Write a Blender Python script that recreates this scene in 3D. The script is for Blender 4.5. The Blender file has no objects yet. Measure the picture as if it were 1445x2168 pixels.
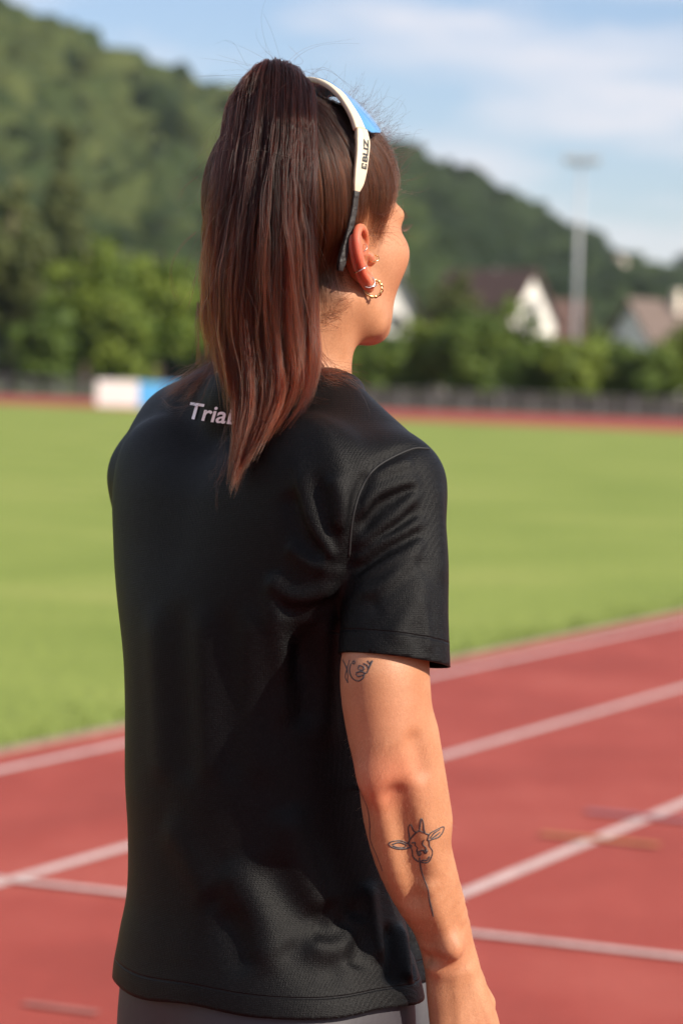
import bpy, bmesh, math, random
import numpy as np
from mathutils import Vector, Matrix

random.seed(7)
rng = np.random.default_rng(7)
R = math.radians

# ------------------------------------------------------------------ camera
PW, PH = 1445.0, 2168.0            # photograph size: the pixel grid used to set out the place
FPX = 6022.0                       # focal length in those pixels (100 mm on a 36 mm tall frame)
CAM_H = 1.52
PITCH = math.atan(278.0 / FPX)
ROLL = R(1.8)
SUBJ = 2.62                        # metres from lens to the person

fwd = np.array([0.0, math.cos(PITCH), -math.sin(PITCH)])
up0 = np.array([0.0, math.sin(PITCH), math.cos(PITCH)])
x0 = np.array([1.0, 0.0, 0.0])
c_right = math.cos(ROLL) * x0 + math.sin(ROLL) * up0
c_up = -math.sin(ROLL) * x0 + math.cos(ROLL) * up0
C0 = np.array([0.0, 0.0, CAM_H])

scene = bpy.context.scene
col = scene.collection
cam_d = bpy.data.cameras.new('camera')
cam = bpy.data.objects.new('camera', cam_d)
col.objects.link(cam)
m = np.eye(4)
m[:3, 0], m[:3, 1], m[:3, 2], m[:3, 3] = c_right, c_up, -fwd, C0
cam.matrix_world = Matrix(m.tolist())
cam_d.sensor_fit = 'VERTICAL'
cam_d.sensor_height = 36.0
cam_d.sensor_width = 24.0
cam_d.lens = 36.0 * FPX / PH
cam_d.clip_start = 0.1
cam_d.clip_end = 12000
cam_d.dof.use_dof = True
cam_d.dof.focus_distance = 2.52
cam_d.dof.aperture_fstop = 6.1
cam_d.dof.aperture_blades = 0
scene.camera = cam

# ------------------------------------------------------------------ light
SUN_AZ = R(57)                     # from behind the camera round to its right
SUN_EL = R(33)
to_sun = Vector((math.sin(SUN_AZ) * math.cos(SUN_EL), -math.cos(SUN_AZ) * math.cos(SUN_EL), math.sin(SUN_EL)))
sd = bpy.data.lights.new('sun', 'SUN')
sd.energy = 5.0
sd.angle = R(0.5)
sd.color = (1.0, 0.90, 0.76)
sun = bpy.data.objects.new('sun', sd)
sun.rotation_euler = to_sun.to_track_quat('Z', 'Y').to_euler()
sun.location = (6, -4, 8)
col.objects.link(sun)

world = bpy.data.worlds.new('World')
scene.world = world
world.use_nodes = True
wn, wl = world.node_tree.nodes, world.node_tree.links
wn.clear()
w_out = wn.new('ShaderNodeOutputWorld')
w_bg = wn.new('ShaderNodeBackground')
w_bg.inputs['Strength'].default_value = 0.085
sky = wn.new('ShaderNodeTexSky')
sky.sky_type = 'NISHITA'
sky.sun_disc = False
sky.sun_elevation = SUN_EL
sky.sun_rotation = math.pi - SUN_AZ
sky.air_density = 1.0
sky.dust_density = 0.5
sky.ozone_density = 2.6
# thin banks of cloud lying over the blue
tc = wn.new('ShaderNodeTexCoord')
mp = wn.new('ShaderNodeMapping')
mp.inputs['Scale'].default_value = (7.0, 7.0, 34.0)
mp.inputs['Location'].default_value = (3.1, 0.4, 1.75)
nz = wn.new('ShaderNodeTexNoise')
nz.inputs['Scale'].default_value = 1.0
nz.inputs['Detail'].default_value = 5.0
nz.inputs['Roughness'].default_value = 0.52
rp = wn.new('ShaderNodeValToRGB')
rp.color_ramp.elements[0].position = 0.41
rp.color_ramp.elements[1].position = 0.66
rp.color_ramp.elements[0].color = (0.03, 0.03, 0.03, 1)
rp.color_ramp.elements[1].color = (0.95, 0.95, 0.95, 1)
mx = wn.new('ShaderNodeMixRGB')
mx.inputs['Color2'].default_value = (7.5, 7.2, 7.5, 1)
wl.new(tc.outputs['Generated'], mp.inputs['Vector'])
wl.new(mp.outputs['Vector'], nz.inputs['Vector'])
wl.new(nz.outputs['Fac'], rp.inputs['Fac'])
wl.new(rp.outputs['Color'], mx.inputs['Fac'])
tint = wn.new('ShaderNodeMixRGB'); tint.blend_type = 'MULTIPLY'; tint.inputs['Fac'].default_value = 1.0
tint.inputs['Color2'].default_value = (0.98, 0.99, 1.10, 1)          # clear summer blue
wl.new(sky.outputs['Color'], tint.inputs['Color1'])
wl.new(tint.outputs['Color'], mx.inputs['Color1'])
wl.new(mx.outputs['Color'], w_bg.inputs['Color'])
wl.new(w_bg.outputs['Background'], w_out.inputs['Surface'])

scene.view_settings.view_transform = 'Standard'
scene.view_settings.look = 'None'
scene.view_settings.gamma = 1.0
scene.view_settings.exposure = 0.62
scene.view_settings.use_curve_mapping = False
scene.render.engine = 'CYCLES'
scene.cycles.use_denoising = True
scene.cycles.max_bounces = 10
scene.cycles.transparent_max_bounces = 24
scene.cycles.caustics_reflective = False
scene.cycles.caustics_refractive = False
scene.cycles.sample_clamp_indirect = 6.0

# ------------------------------------------------------------------ helpers
def P(u, v, d):
    """world point that lies d metres ahead of the lens, seen at pixel (u, v)"""
    return C0 + d * (fwd + (u - PW / 2) / FPX * c_right + (PH / 2 - v) / FPX * c_up)

def Q(u, v, w=0.0):
    return P(u, v, SUBJ + w)

def G(u, v, z=0.0):
    """point of the ground seen at pixel (u, v)"""
    r = fwd + (u - PW / 2) / FPX * c_right + (PH / 2 - v) / FPX * c_up
    return C0 + r * ((z - C0[2]) / r[2])

def ray_dir(u, v):
    r = fwd + (u - PW / 2) / FPX * c_right + (PH / 2 - v) / FPX * c_up
    return r / np.linalg.norm(r)

def tag(o, label=None, cat=None, group=None, kind=None):
    if label: o['label'] = label
    if cat: o['category'] = cat
    if group: o['group'] = group
    if kind: o['kind'] = kind
    return o

def empty(name, loc=(0, 0, 0), rz=0.0):
    o = bpy.data.objects.new(name, None)
    o.empty_display_size = 0.2
    o.location = loc
    o.rotation_euler = (0, 0, rz)
    col.objects.link(o)
    return o

def link(name, me, parent=None, mat=None, smooth=True):
    o = bpy.data.objects.new(name, me)
    col.objects.link(o)
    if mat is not None:
        me.materials.clear()
        me.materials.append(mat)
    if smooth and hasattr(me, 'polygons') and len(me.polygons):
        me.polygons.foreach_set('use_smooth', np.ones(len(me.polygons), dtype=bool))
    if parent is not None:
        o.parent = parent
        if parent.parent is None:
            o.matrix_parent_inverse = Matrix.Translation(parent.location).to_4x4().inverted() if parent.rotation_euler[2] == 0 else (Matrix.Translation(parent.location) @ Matrix.Rotation(parent.rotation_euler[2], 4, 'Z')).inverted()
        else:
            o.matrix_parent_inverse = Matrix.Identity(4)
    return o

def mesh_np(name, V, F4):
    """quads (n,4) or tris (n,3) with numpy"""
    V = np.asarray(V, dtype=np.float32); F4 = np.asarray(F4, dtype=np.int32)
    me = bpy.data.meshes.new(name)
    n, k = F4.shape
    me.vertices.add(len(V)); me.vertices.foreach_set('co', V.ravel())
    me.loops.add(n * k); me.loops.foreach_set('vertex_index', F4.ravel())
    me.polygons.add(n)
    me.polygons.foreach_set('loop_start', np.arange(0, n * k, k, dtype=np.int32))
    me.polygons.foreach_set('loop_total', np.full(n, k, dtype=np.int32))
    me.update(calc_edges=True)
    me.validate()
    return me

class MB:
    """collects simple solids into one mesh"""
    def __init__(s): s.bm = bmesh.new()
    def box(s, c, size, rot=None, bevel=0.0):
        r = bmesh.ops.create_cube(s.bm, size=1.0)
        vs = r['verts']
        M = Matrix.Translation(Vector(c)) @ (rot.to_4x4() if rot is not None else Matrix.Identity(4)) @ Matrix.Diagonal((*size, 1))
        bmesh.ops.transform(s.bm, matrix=M, verts=vs)
        if bevel:
            es = list({e for v in vs for e in v.link_edges})
            bmesh.ops.bevel(s.bm, geom=es, offset=bevel, segments=2, affect='EDGES', profile=0.7)
        return s
    def poly(s, pts):
        s.bm.faces.new([s.bm.verts.new(p) for p in pts]); return s
    def prism(s, pts, ext):
        a = [s.bm.verts.new(p) for p in pts]
        b = [s.bm.verts.new(Vector(p) + Vector(ext)) for p in pts]
        s.bm.faces.new(a); s.bm.faces.new(b[::-1])
        for i in range(len(a)):
            j = (i + 1) % len(a)
            s.bm.faces.new((a[j], a[i], b[i], b[j]))
        bmesh.ops.recalc_face_normals(s.bm, faces=s.bm.faces[:])
        return s
    def tube(s, pts, rad, n=10, cap=True, flat=None):
        pts = [Vector(p) for p in pts]
        if not hasattr(rad, '__len__'): rad = [rad] * len(pts)
        rings = []
        t0 = (pts[1] - pts[0]).normalized()
        nrm = t0.orthogonal().normalized()
        for i, p in enumerate(pts):
            t = (pts[min(i + 1, len(pts) - 1)] - pts[max(i - 1, 0)]).normalized()
            nrm = (nrm - t * nrm.dot(t)).normalized()
            b = t.cross(nrm)
            rings.append([s.bm.verts.new(p + (nrm * math.cos(2 * math.pi * k / n) + b * math.sin(2 * math.pi * k / n)) * rad[i]) for k in range(n)])
        for a, b in zip(rings, rings[1:]):
            for k in range(n):
                s.bm.faces.new((a[k], a[(k + 1) % n], b[(k + 1) % n], b[k]))
        if cap:
            s.bm.faces.new(rings[0][::-1]); s.bm.faces.new(rings[-1])
        return s
    def build(s, name, mat, parent=None, smooth=False):
        me = bpy.data.meshes.new(name)
        s.bm.to_mesh(me); s.bm.free()
        return link(name, me, parent, mat, smooth)

def mat_new(name):
    ma = bpy.data.materials.new(name)
    ma.use_nodes = True
    nt = ma.node_tree
    return ma, nt, nt.nodes['Principled BSDF']

def plain(name, color, rough=0.6, metal=0.0, var=0.0, scale=8.0, bump=0.0, spec=0.5):
    ma, nt, b = mat_new(name)
    b.inputs['Base Color'].default_value = (*color, 1)
    b.inputs['Roughness'].default_value = rough
    b.inputs['Metallic'].default_value = metal
    b.inputs['Specular IOR Level'].default_value = spec
    if var or bump:
        tcx = nt.nodes.new('ShaderNodeTexCoord')
        n = nt.nodes.new('ShaderNodeTexNoise')
        n.inputs['Scale'].default_value = scale
        n.inputs['Detail'].default_value = 6
        nt.links.new(tcx.outputs['Object'], n.inputs['Vector'])
        if var:
            mr = nt.nodes.new('ShaderNodeMapRange')
            mr.inputs['From Min'].default_value = 0.3; mr.inputs['From Max'].default_value = 0.7
            mr.inputs['To Min'].default_value = 1 - var; mr.inputs['To Max'].default_value = 1 + var
            nt.links.new(n.outputs['Fac'], mr.inputs['Value'])
            vm = nt.nodes.new('ShaderNodeVectorMath'); vm.operation = 'SCALE'
            vm.inputs[0].default_value = color
            nt.links.new(mr.outputs['Result'], vm.inputs['Scale'])
            nt.links.new(vm.outputs['Vector'], b.inputs['Base Color'])
        if bump:
            bp = nt.nodes.new('ShaderNodeBump')
            bp.inputs['Strength'].default_value = bump
            bp.inputs['Distance'].default_value = 0.01
            nt.links.new(n.outputs['Fac'], bp.inputs['Height'])
            nt.links.new(bp.outputs['Normal'], b.inputs['Normal'])
    return ma

# ------------------------------------------------------------------ ground, field, track
def ramp_noise(nt, stops, scale, detail=5.0, vec=None, rough=0.55, dist=0.0):
    tcx = nt.nodes.new('ShaderNodeTexCoord')
    n = nt.nodes.new('ShaderNodeTexNoise')
    n.inputs['Scale'].default_value = scale
    n.inputs['Detail'].default_value = detail
    n.inputs['Roughness'].default_value = rough
    n.inputs['Distortion'].default_value = dist
    if vec is not None:
        mpx = nt.nodes.new('ShaderNodeMapping'); mpx.inputs['Scale'].default_value = vec
        nt.links.new(tcx.outputs['Object'], mpx.inputs['Vector']); nt.links.new(mpx.outputs['Vector'], n.inputs['Vector'])
    else:
        nt.links.new(tcx.outputs['Object'], n.inputs['Vector'])
    r = nt.nodes.new('ShaderNodeValToRGB')
    els = r.color_ramp.elements
    while len(els) < len(stops): els.new(0.5)
    for e, (p, c) in zip(els, stops):
        e.position = p; e.color = (*c, 1)
    nt.links.new(n.outputs['Fac'], r.inputs['Fac'])
    return n, r

def mixc(nt, a, b, fac, mode='MIX'):
    x = nt.nodes.new('ShaderNodeMixRGB'); x.blend_type = mode
    for s, v in (('Color1', a), ('Color2', b), ('Fac', fac)):
        if hasattr(v, 'is_linked') or hasattr(v, 'links'): nt.links.new(v, x.inputs[s])
        elif s == 'Fac': x.inputs[s].default_value = v
        else: x.inputs[s].default_value = (*v, 1)
    return x.outputs['Color']

def grass_mat():
    ma, nt, b = mat_new('grass')
    n1, r1 = ramp_noise(nt, [(0.30, (0.150, 0.205, 0.036)), (0.55, (0.198, 0.25, 0.052)), (0.75, (0.255, 0.285, 0.075))], 0.35, 8)
    n2, r2 = ramp_noise(nt, [(0.3, (0.72, 0.72, 0.72)), (0.7, (1.25, 1.22, 1.15))], 14.0, 6)
    nt.links.new(mixc(nt, r1.outputs['Color'], r2.outputs['Color'], 1.0, 'MULTIPLY'), b.inputs['Base Color'])
    b.inputs['Roughness'].default_value = 0.9
    b.inputs['Specular IOR Level'].default_value = 0.2
    bp = nt.nodes.new('ShaderNodeBump'); bp.inputs['Strength'].default_value = 0.6; bp.inputs['Distance'].default_value = 0.02
    nt.links.new(n2.outputs['Fac'], bp.inputs['Height']); nt.links.new(bp.outputs['Normal'], b.inputs['Normal'])
    return ma

def track_mat():
    ma, nt, b = mat_new('track_rubber')
    n1, r1 = ramp_noise(nt, [(0.3, (0.235, 0.036, 0.024)), (0.5, (0.29, 0.046, 0.031)), (0.72, (0.33, 0.066, 0.046))], 0.8, 8)
    n2, r2 = ramp_noise(nt, [(0.35, (0.70, 0.70, 0.72)), (0.65, (1.2, 1.2, 1.2))], 260.0, 3)
    n3, r3 = ramp_noise(nt, [(0.42, (1, 1, 1)), (0.70, (1.12, 1.25, 1.3))], 3.0, 7, vec=(1.0, 0.25, 1))
    c = mixc(nt, r1.outputs['Color'], r2.outputs['Color'], 1.0, 'MULTIPLY')
    c = mixc(nt, c, r3.outputs['Color'], 1.0, 'MULTIPLY')
    nt.links.new(c, b.inputs['Base Color'])
    b.inputs['Roughness'].default_value = 0.8
    b.inputs['Specular IOR Level'].default_value = 0.3
    bp = nt.nodes.new('ShaderNodeBump'); bp.inputs['Strength'].default_value = 0.5; bp.inputs['Distance'].default_value = 0.003
    nt.links.new(n2.outputs['Fac'], bp.inputs['Height']); nt.links.new(bp.outputs['Normal'], b.inputs['Normal'])
    return ma

def line_mat(name, c):
    ma, nt, b = mat_new(name)
    n, r = ramp_noise(nt, [(0.35, tuple(x * 0.72 for x in c)), (0.6, c)], 30.0, 7)
    nt.links.new(r.outputs['Color'], b.inputs['Base Color'])
    b.inputs['Roughness'].default_value = 0.7
    return ma

M_grass, M_track = grass_mat(), track_mat()
M_line = line_mat('worn_white_paint', (0.58, 0.44, 0.41))
M_yel = line_mat('worn_yellow_paint', (0.46, 0.17, 0.05))
M_blue = line_mat('worn_blue_paint', (0.31, 0.13, 0.16))
M_faint = line_mat('faded_paint', (0.36, 0.13, 0.105))
M_earth = plain('meadow', (0.075, 0.10, 0.03), 0.95, var=0.35, scale=0.05)
M_edge = plain('concrete_edging', (0.24, 0.17, 0.13), 0.9, var=0.2, scale=9)

THETA = math.atan(2680.0 / FPX)
tdir = np.array([math.sin(THETA), math.cos(THETA), 0.0])      # along the lanes
pdir = np.array([math.cos(THETA), -math.sin(THETA), 0.0])     # across them, towards the camera side

def flat(name, pts, z, mat, parent=None, kind=None):
    mb = MB(); mb.poly([(p[0], p[1], z) for p in pts])
    for f in mb.bm.faces:
        f.normal_update()
        if f.normal.z < 0: f.normal_flip()
    o = mb.build(name, mat, parent)
    if kind: tag(o, kind=kind)
    return o

flat('ground', [(-4000, -600, 0), (4000, -600, 0), (4000, 6000, 0), (-4000, 6000, 0)], 0.0, M_earth, None, 'structure')
FL_in = [G(-700, 826), G(2300, 950)]
FL_out = [G(-700, 812), G(2300, 921)]
a_edge = G(722, 1450)               # where turf meets the rubber
A0 = a_edge - tdir * 60; A1 = a_edge + tdir * 130
field = flat('grass_field', [A0, A1, FL_in[1] + np.array([60, -6, 0]), FL_in[1], FL_in[0], FL_in[0] - np.array([30, 60, 0]), A0 - pdir * 40], 0.006, M_grass, None, 'structure')
near_track = flat('running_track', [A0, A1, A1 + pdir * 11, A0 + pdir * 11], 0.010, M_track, None, 'structure')
flat('running_track', [FL_in[0], FL_in[1], FL_out[1], FL_out[0]], 0.012, M_track, None, 'structure')

def strip(name, c, d, half_len, w, mat, z=0.0145):
    e = np.array([-d[1], d[0], 0.0])
    p = [c - d * half_len - e * w / 2, c + d * half_len - e * w / 2, c + d * half_len + e * w / 2, c - d * half_len + e * w / 2]
    o = flat(name, p, z, mat, near_track)
    return o
mid = G(722, 1480); pa = float(np.dot(mid, pdir))
for k in range(5):
    c = mid + pdir * 1.22 * k
    strip('lane_line', c + tdir * 20, tdir, 70, 0.055, M_line)
ca = G(722, 1955)
strip('start_line', ca + pdir * 0.1, pdir, 3.6, 0.05, M_line, 0.0175)
cy = G(1268, 1788); strip('lane_mark', cy, pdir, 0.42 * 0.5, 0.05, M_yel, 0.020)
cb = G(1352, 1738); strip('lane_mark', cb, pdir, 0.40 * 0.5, 0.05, M_blue, 0.020)
cw = G(130, 2147); strip('lane_mark', cw, pdir, 0.10, 0.035, M_faint, 0.0165)
mb = MB()
ec = a_edge + tdir * 35
mb.box((ec[0], ec[1], 0.012), (0.05, 190, 0.028), Matrix.Rotation(-THETA, 3, 'Z'))
o = mb.build('kerb_edging', M_edge, near_track)

# short tufts that fray the turf along the edging
def turf_tufts():
    n = 26000
    s = rng.uniform(-24, 42, n); e = -np.abs(rng.gamma(1.3, 0.16, n)) - 0.03 + 0.02
    base = a_edge[None] + tdir[None] * s[:, None] + pdir[None] * e[:, None]
    h = rng.uniform(0.012, 0.042, n); ang = rng.uniform(0, 6.283, n); w = rng.uniform(0.003, 0.007, n)
    dx = np.stack([np.cos(ang), np.sin(ang), np.zeros(n)], 1)
    lean = np.stack([rng.normal(0, .02, n), rng.normal(0, .02, n), h], 1)
    V = np.stack([base - dx * w[:, None], base + dx * w[:, None], base + lean], 1).reshape(-1, 3)
    V[:, 2] += 0.005
    F = np.arange(n * 3).reshape(-1, 3)
    ma = plain('grass_blade', (0.16, 0.21, 0.045), 0.8, var=0.3, scale=5)
    o = link('turf_grass', mesh_np('turf_grass', V, F), None, ma, False)
    tag(o, kind='stuff')
turf_tufts()

# ------------------------------------------------------------------ hills
def hill(name, ridge, D_ridge, D_base, mat, tree_n, tree_size, seed, tree_mats, forest_name, dark=0.0):
    """ridge: list of (px, py) skyline points; the slope rises from D_base to D_ridge metres away"""
    r = np.random.default_rng(seed)
    us = np.linspace(ridge[0][0], ridge[-1][0], 130)
    vs = np.interp(us, [p[0] for p in ridge], [p[1] for p in ridge])
    span = [max(ridge[0][0], -1500), ridge[-1][0]]
    Dr = np.interp(us, span, D_ridge)
    Db = np.interp(us, span, D_base)
    nt_ = 26
    ts = np.concatenate([np.linspace(0, 1, nt_), [1.15, 1.4, 1.8]])
    V = np.zeros((len(us), len(ts), 3))
    def surf(u, t):
        dr0 = np.interp(u, us, Dr); v = np.interp(u, us, vs) + tree_size * 4.0 / dr0 * FPX; dr = np.interp(u, us, Dr); db = np.interp(u, us, Db)
        top = np.array([P(a, b, d) for a, b, d in zip(np.atleast_1d(u), np.atleast_1d(v), np.atleast_1d(dr))])
        bot = np.array([P(a, 806, d) for a, d in zip(np.atleast_1d(u), np.atleast_1d(db))])
        t = np.atleast_1d(t)
        s = np.where(t <= 1, t, 1)
        h = np.where(t <= 1, np.sin(s * math.pi / 2) ** 1.25, 1 - 0.5 * (t - 1))
        xy = bot[:, :2] + (top[:, :2] - bot[:, :2]) * t[:, None]
        z = h * top[:, 2]
        bumpz = 0.05 * top[:, 2] * (np.sin(xy[:, 0] * 0.021 + seed) * np.cos(xy[:, 1] * 0.017) + 0.6 * np.sin(xy[:, 0] * 0.05 + xy[:, 1] * 0.043)) * np.sin(np.clip(t, 0, 1) * math.pi)
        return np.column_stack([xy, z + bumpz - 0.4])
    for j, t in enumerate(ts):
        V[:, j] = surf(us, np.full(len(us), t))
    nu, ntt = len(us), len(ts)
    idx = np.arange(nu * ntt).reshape(nu, ntt)
    F = np.stack([idx[:-1, :-1], idx[1:, :-1], idx[1:, 1:], idx[:-1, 1:]], -1).reshape(-1, 4)
    ho = link(name, mesh_np(name, V.reshape(-1, 3), F), None, mat)
    tag(ho, kind='structure')
    # the wood that covers it
    bm = bmesh.new(); bmesh.ops.create_icosphere(bm, subdivisions=2, radius=1.0)
    bV = np.array([v.co[:] for v in bm.verts]); bF = np.array([[v.index for v in f.verts] for f in bm.faces]); bm.free()
    u = r.uniform(us[0], us[-1], tree_n); t = r.uniform(0.0, 1.03, tree_n)
    base = surf(u, t)
    sz = tree_size * r.uniform(0.55, 1.35, tree_n)
    conif = r.random(tree_n) < 0.10
    sx = np.where(conif, sz * 0.62, sz); sh = np.where(conif, sz * 1.12, sz * 1.0)
    nv = len(bV)
    VV = np.repeat(bV[None], tree_n, 0)
    lump = 1 + 0.30 * np.sin(VV[..., 0] * 5 + r.uniform(0, 6, (tree_n, 1))) * np.sin(VV[..., 1] * 5 + r.uniform(0, 6, (tree_n, 1))) + 0.22 * np.sin(VV[..., 2] * 7 + r.uniform(0, 6, (tree_n, 1))) + r.normal(0, 0.09, (tree_n, nv))
    VV = VV * lump[..., None]
    taper = np.where(conif[:, None], 1 - 0.42 * (VV[..., 2] + 1), 1.0).clip(0.08, 1.5)
    VV[..., 0] *= sx[:, None] * taper; VV[..., 1] *= sx[:, None] * taper; VV[..., 2] *= sh[:, None]
    VV[..., 2] += (sh * 0.85)[:, None]
    VV += base[:, None, :]
    FF = (bF[None] + (np.arange(tree_n) * nv)[:, None, None]).reshape(-1, 3)
    me = mesh_np(forest_name, VV.reshape(-1, 3), FF)
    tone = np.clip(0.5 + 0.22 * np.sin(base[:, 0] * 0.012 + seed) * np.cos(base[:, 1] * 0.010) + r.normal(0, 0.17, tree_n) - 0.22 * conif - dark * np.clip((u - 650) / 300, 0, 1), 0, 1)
    at = me.attributes.new('tone', 'FLOAT', 'POINT')
    at.data.foreach_set('value', np.repeat(tone, nv).astype(np.float32))
    fo = link(forest_name, me, None, tree_mats)
    tag(fo, kind='stuff')
    return ho, surf

def forest_mat(name, dark, midc, light, trans=0.0):
    ma, nt, b = mat_new(name)
    a = nt.nodes.new('ShaderNodeAttribute'); a.attribute_name = 'tone'
    n, r2 = ramp_noise(nt, [(0.3, (0.6, 0.6, 0.6)), (0.7, (1.3, 1.3, 1.2))], 0.55, 6)
    r = nt.nodes.new('ShaderNodeValToRGB')
    els = r.color_ramp.elements; els.new(0.5)
    for e, (p, c) in zip(els, ((0.1, dark), (0.5, midc), (0.9, light))): e.position = p; e.color = (*c, 1)
    nt.links.new(a.outputs['Fac'], r.inputs['Fac'])
    nt.links.new(mixc(nt, r.outputs['Color'], r2.outputs['Color'], 1.0, 'MULTIPLY'), b.inputs['Base Color'])
    b.inputs['Roughness'].default_value = 0.9
    b.inputs['Specular IOR Level'].default_value = 0.15
    return ma
M_for = forest_mat('wood_foliage', (0.012, 0.022, 0.009), (0.030, 0.046, 0.016), (0.066, 0.080, 0.026))
M_for2 = forest_mat('far_wood_foliage', (0.012, 0.022, 0.012), (0.022, 0.038, 0.018), (0.040, 0.056, 0.022))
M_hill = plain('forest_floor', (0.03, 0.045, 0.018), 0.95, var=0.3, scale=0.08)

hill('hill', [(-3600, -420), (-2600, -400), (-1500, -330), (-700, -190), (-300, -90), (0, 12), (120, 62), (250, 105), (400, 150), (520, 178), (700, 225), (870, 285), (1000, 352), (1100, 398), (1200, 446), (1300, 508), (1390, 535), (1700, 650), (2000, 740)],
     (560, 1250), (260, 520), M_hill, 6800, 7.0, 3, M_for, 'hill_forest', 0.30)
hill('far_hill', [(1150, 640), (1300, 560), (1400, 528), (1460, 500), (1700, 400), (2200, 300), (3000, 330)],
     (2300, 2100), (1400, 1200), M_hill, 1500, 11.0, 5, M_for2, 'far_hill_forest')
hill('low_hill', [(500, 520), (640, 440), (760, 430), (880, 440), (960, 500), (1050, 548), (1150, 605), (1230, 650), (1330, 700), (1500, 760)],
     (430, 560), (250, 330), M_hill, 1500, 4.2, 9, M_for, 'low_hill_forest')

# ------------------------------------------------------------------ the summer air between here and the hills
def build_haze():
    mb = MB(); mb.box((0, 1690, 150), (5200, 3500, 304))
    ma = bpy.data.materials.new('haze'); ma.use_nodes = True
    nt = ma.node_tree; nt.nodes.clear()
    out = nt.nodes.new('ShaderNodeOutputMaterial'); v = nt.nodes.new('ShaderNodeVolumePrincipled')
    v.inputs['Color'].default_value = (.80, .88, 1.0, 1); v.inputs['Density'].default_value = HAZE; v.inputs['Anisotropy'].default_value = .2
    nt.links.new(v.outputs['Volume'], out.inputs['Volume'])
    o = mb.build('haze', ma); tag(o, kind='stuff')
HAZE = 0.00007
build_haze()

# ------------------------------------------------------------------ trees and shrubs
def leaf_mat(name, dark, light):
    ma, nt, b = mat_new(name)
    a = nt.nodes.new('ShaderNodeAttribute'); a.attribute_name = 'tone'
    r = nt.nodes.new('ShaderNodeValToRGB')
    for e, (p, c) in zip(r.color_ramp.elements, ((0.0, dark), (1.0, light))): e.position = p; e.color = (*c, 1)
    nt.links.new(a.outputs['Fac'], r.inputs['Fac'])
    nt.links.new(r.outputs['Color'], b.inputs['Base Color'])
    b.inputs['Roughness'].default_value = 0.6
    b.inputs['Specular IOR Level'].default_value = 0.3
    tr = nt.nodes.new('ShaderNodeBsdfTranslucent')
    nt.links.new(r.outputs['Color'], tr.inputs['Color'])
    ms = nt.nodes.new('ShaderNodeMixShader'); ms.inputs['Fac'].default_value = 0.22
    out = nt.nodes['Material Output']
    nt.links.new(b.outputs['BSDF'], ms.inputs[1]); nt.links.new(tr.outputs['BSDF'], ms.inputs[2])
    nt.links.new(ms.outputs['Shader'], out.inputs['Surface'])
    return ma
M_leafA = leaf_mat('bright_leaves', (0.064, 0.112, 0.013), (0.205, 0.265, 0.035))
M_leafB = leaf_mat('deep_leaves', (0.042, 0.085, 0.014), (0.135, 0.195, 0.031))
M_leafC = leaf_mat('olive_leaves', (0.05, 0.07, 0.02), (0.13, 0.145, 0.042))
M_bark = plain('bark', (0.10, 0.075, 0.05), 0.95, var=0.35, scale=3, bump=0.6)

def make_crown(h0, h1, rx, seed, n_leaf, leaf, shape=0.0, clumps=34):
    r = np.random.default_rng(seed)
    H = h1 - h0; cz = (h0 + h1) / 2
    d = r.normal(size=(clumps, 3)); d /= np.linalg.norm(d, axis=1)[:, None]
    k = r.uniform(0.35, 0.95, clumps)
    cc = d * k[:, None] * np.array([rx * 0.82, rx * 0.82, H * 0.45])
    cc[:, 2] += cz
    tz = np.clip((cc[:, 2] - h0) / H, 0, 1)
    cc[:, :2] *= (1 - shape * tz)[:, None]
    cr = rx * r.uniform(0.22, 0.42, clumps) * (1 - 0.5 * shape * tz)
    which = r.integers(0, clumps, n_leaf)
    dd = r.normal(size=(n_leaf, 3)); dd /= np.linalg.norm(dd, axis=1)[:, None]
    rad = cr[which] * r.uniform(0.45, 1.08, n_leaf) ** 0.6
    pos = cc[which] + dd * rad[:, None] * np.array([1, 1, 0.8])
    nrm = dd + r.normal(0, 0.55, (n_leaf, 3)) + np.array([0, 0, 0.35]); nrm /= np.linalg.norm(nrm, axis=1)[:, None]
    t = np.cross(nrm, r.normal(size=(n_leaf, 3))); t /= np.linalg.norm(t, axis=1)[:, None]
    b = np.cross(nrm, t)
    s = leaf * r.uniform(0.6, 1.4, n_leaf)
    V = np.stack([pos - t * s[:, None], pos - b * (s * 0.55)[:, None], pos + t * s[:, None], pos + b * (s * 0.55)[:, None]], 1).reshape(-1, 3)
    F = np.arange(n_leaf * 4).reshape(-1, 4)
    me = mesh_np('crown', V, F)
    tone = np.clip(r.uniform(0.15, 0.85, clumps)[which] + r.normal(0, 0.15, n_leaf), 0, 1)
    at = me.attributes.new('tone', 'FLOAT', 'POINT')
    at.data.foreach_set('value', np.repeat(tone, 4).astype(np.float32))
    return me, cc

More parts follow.
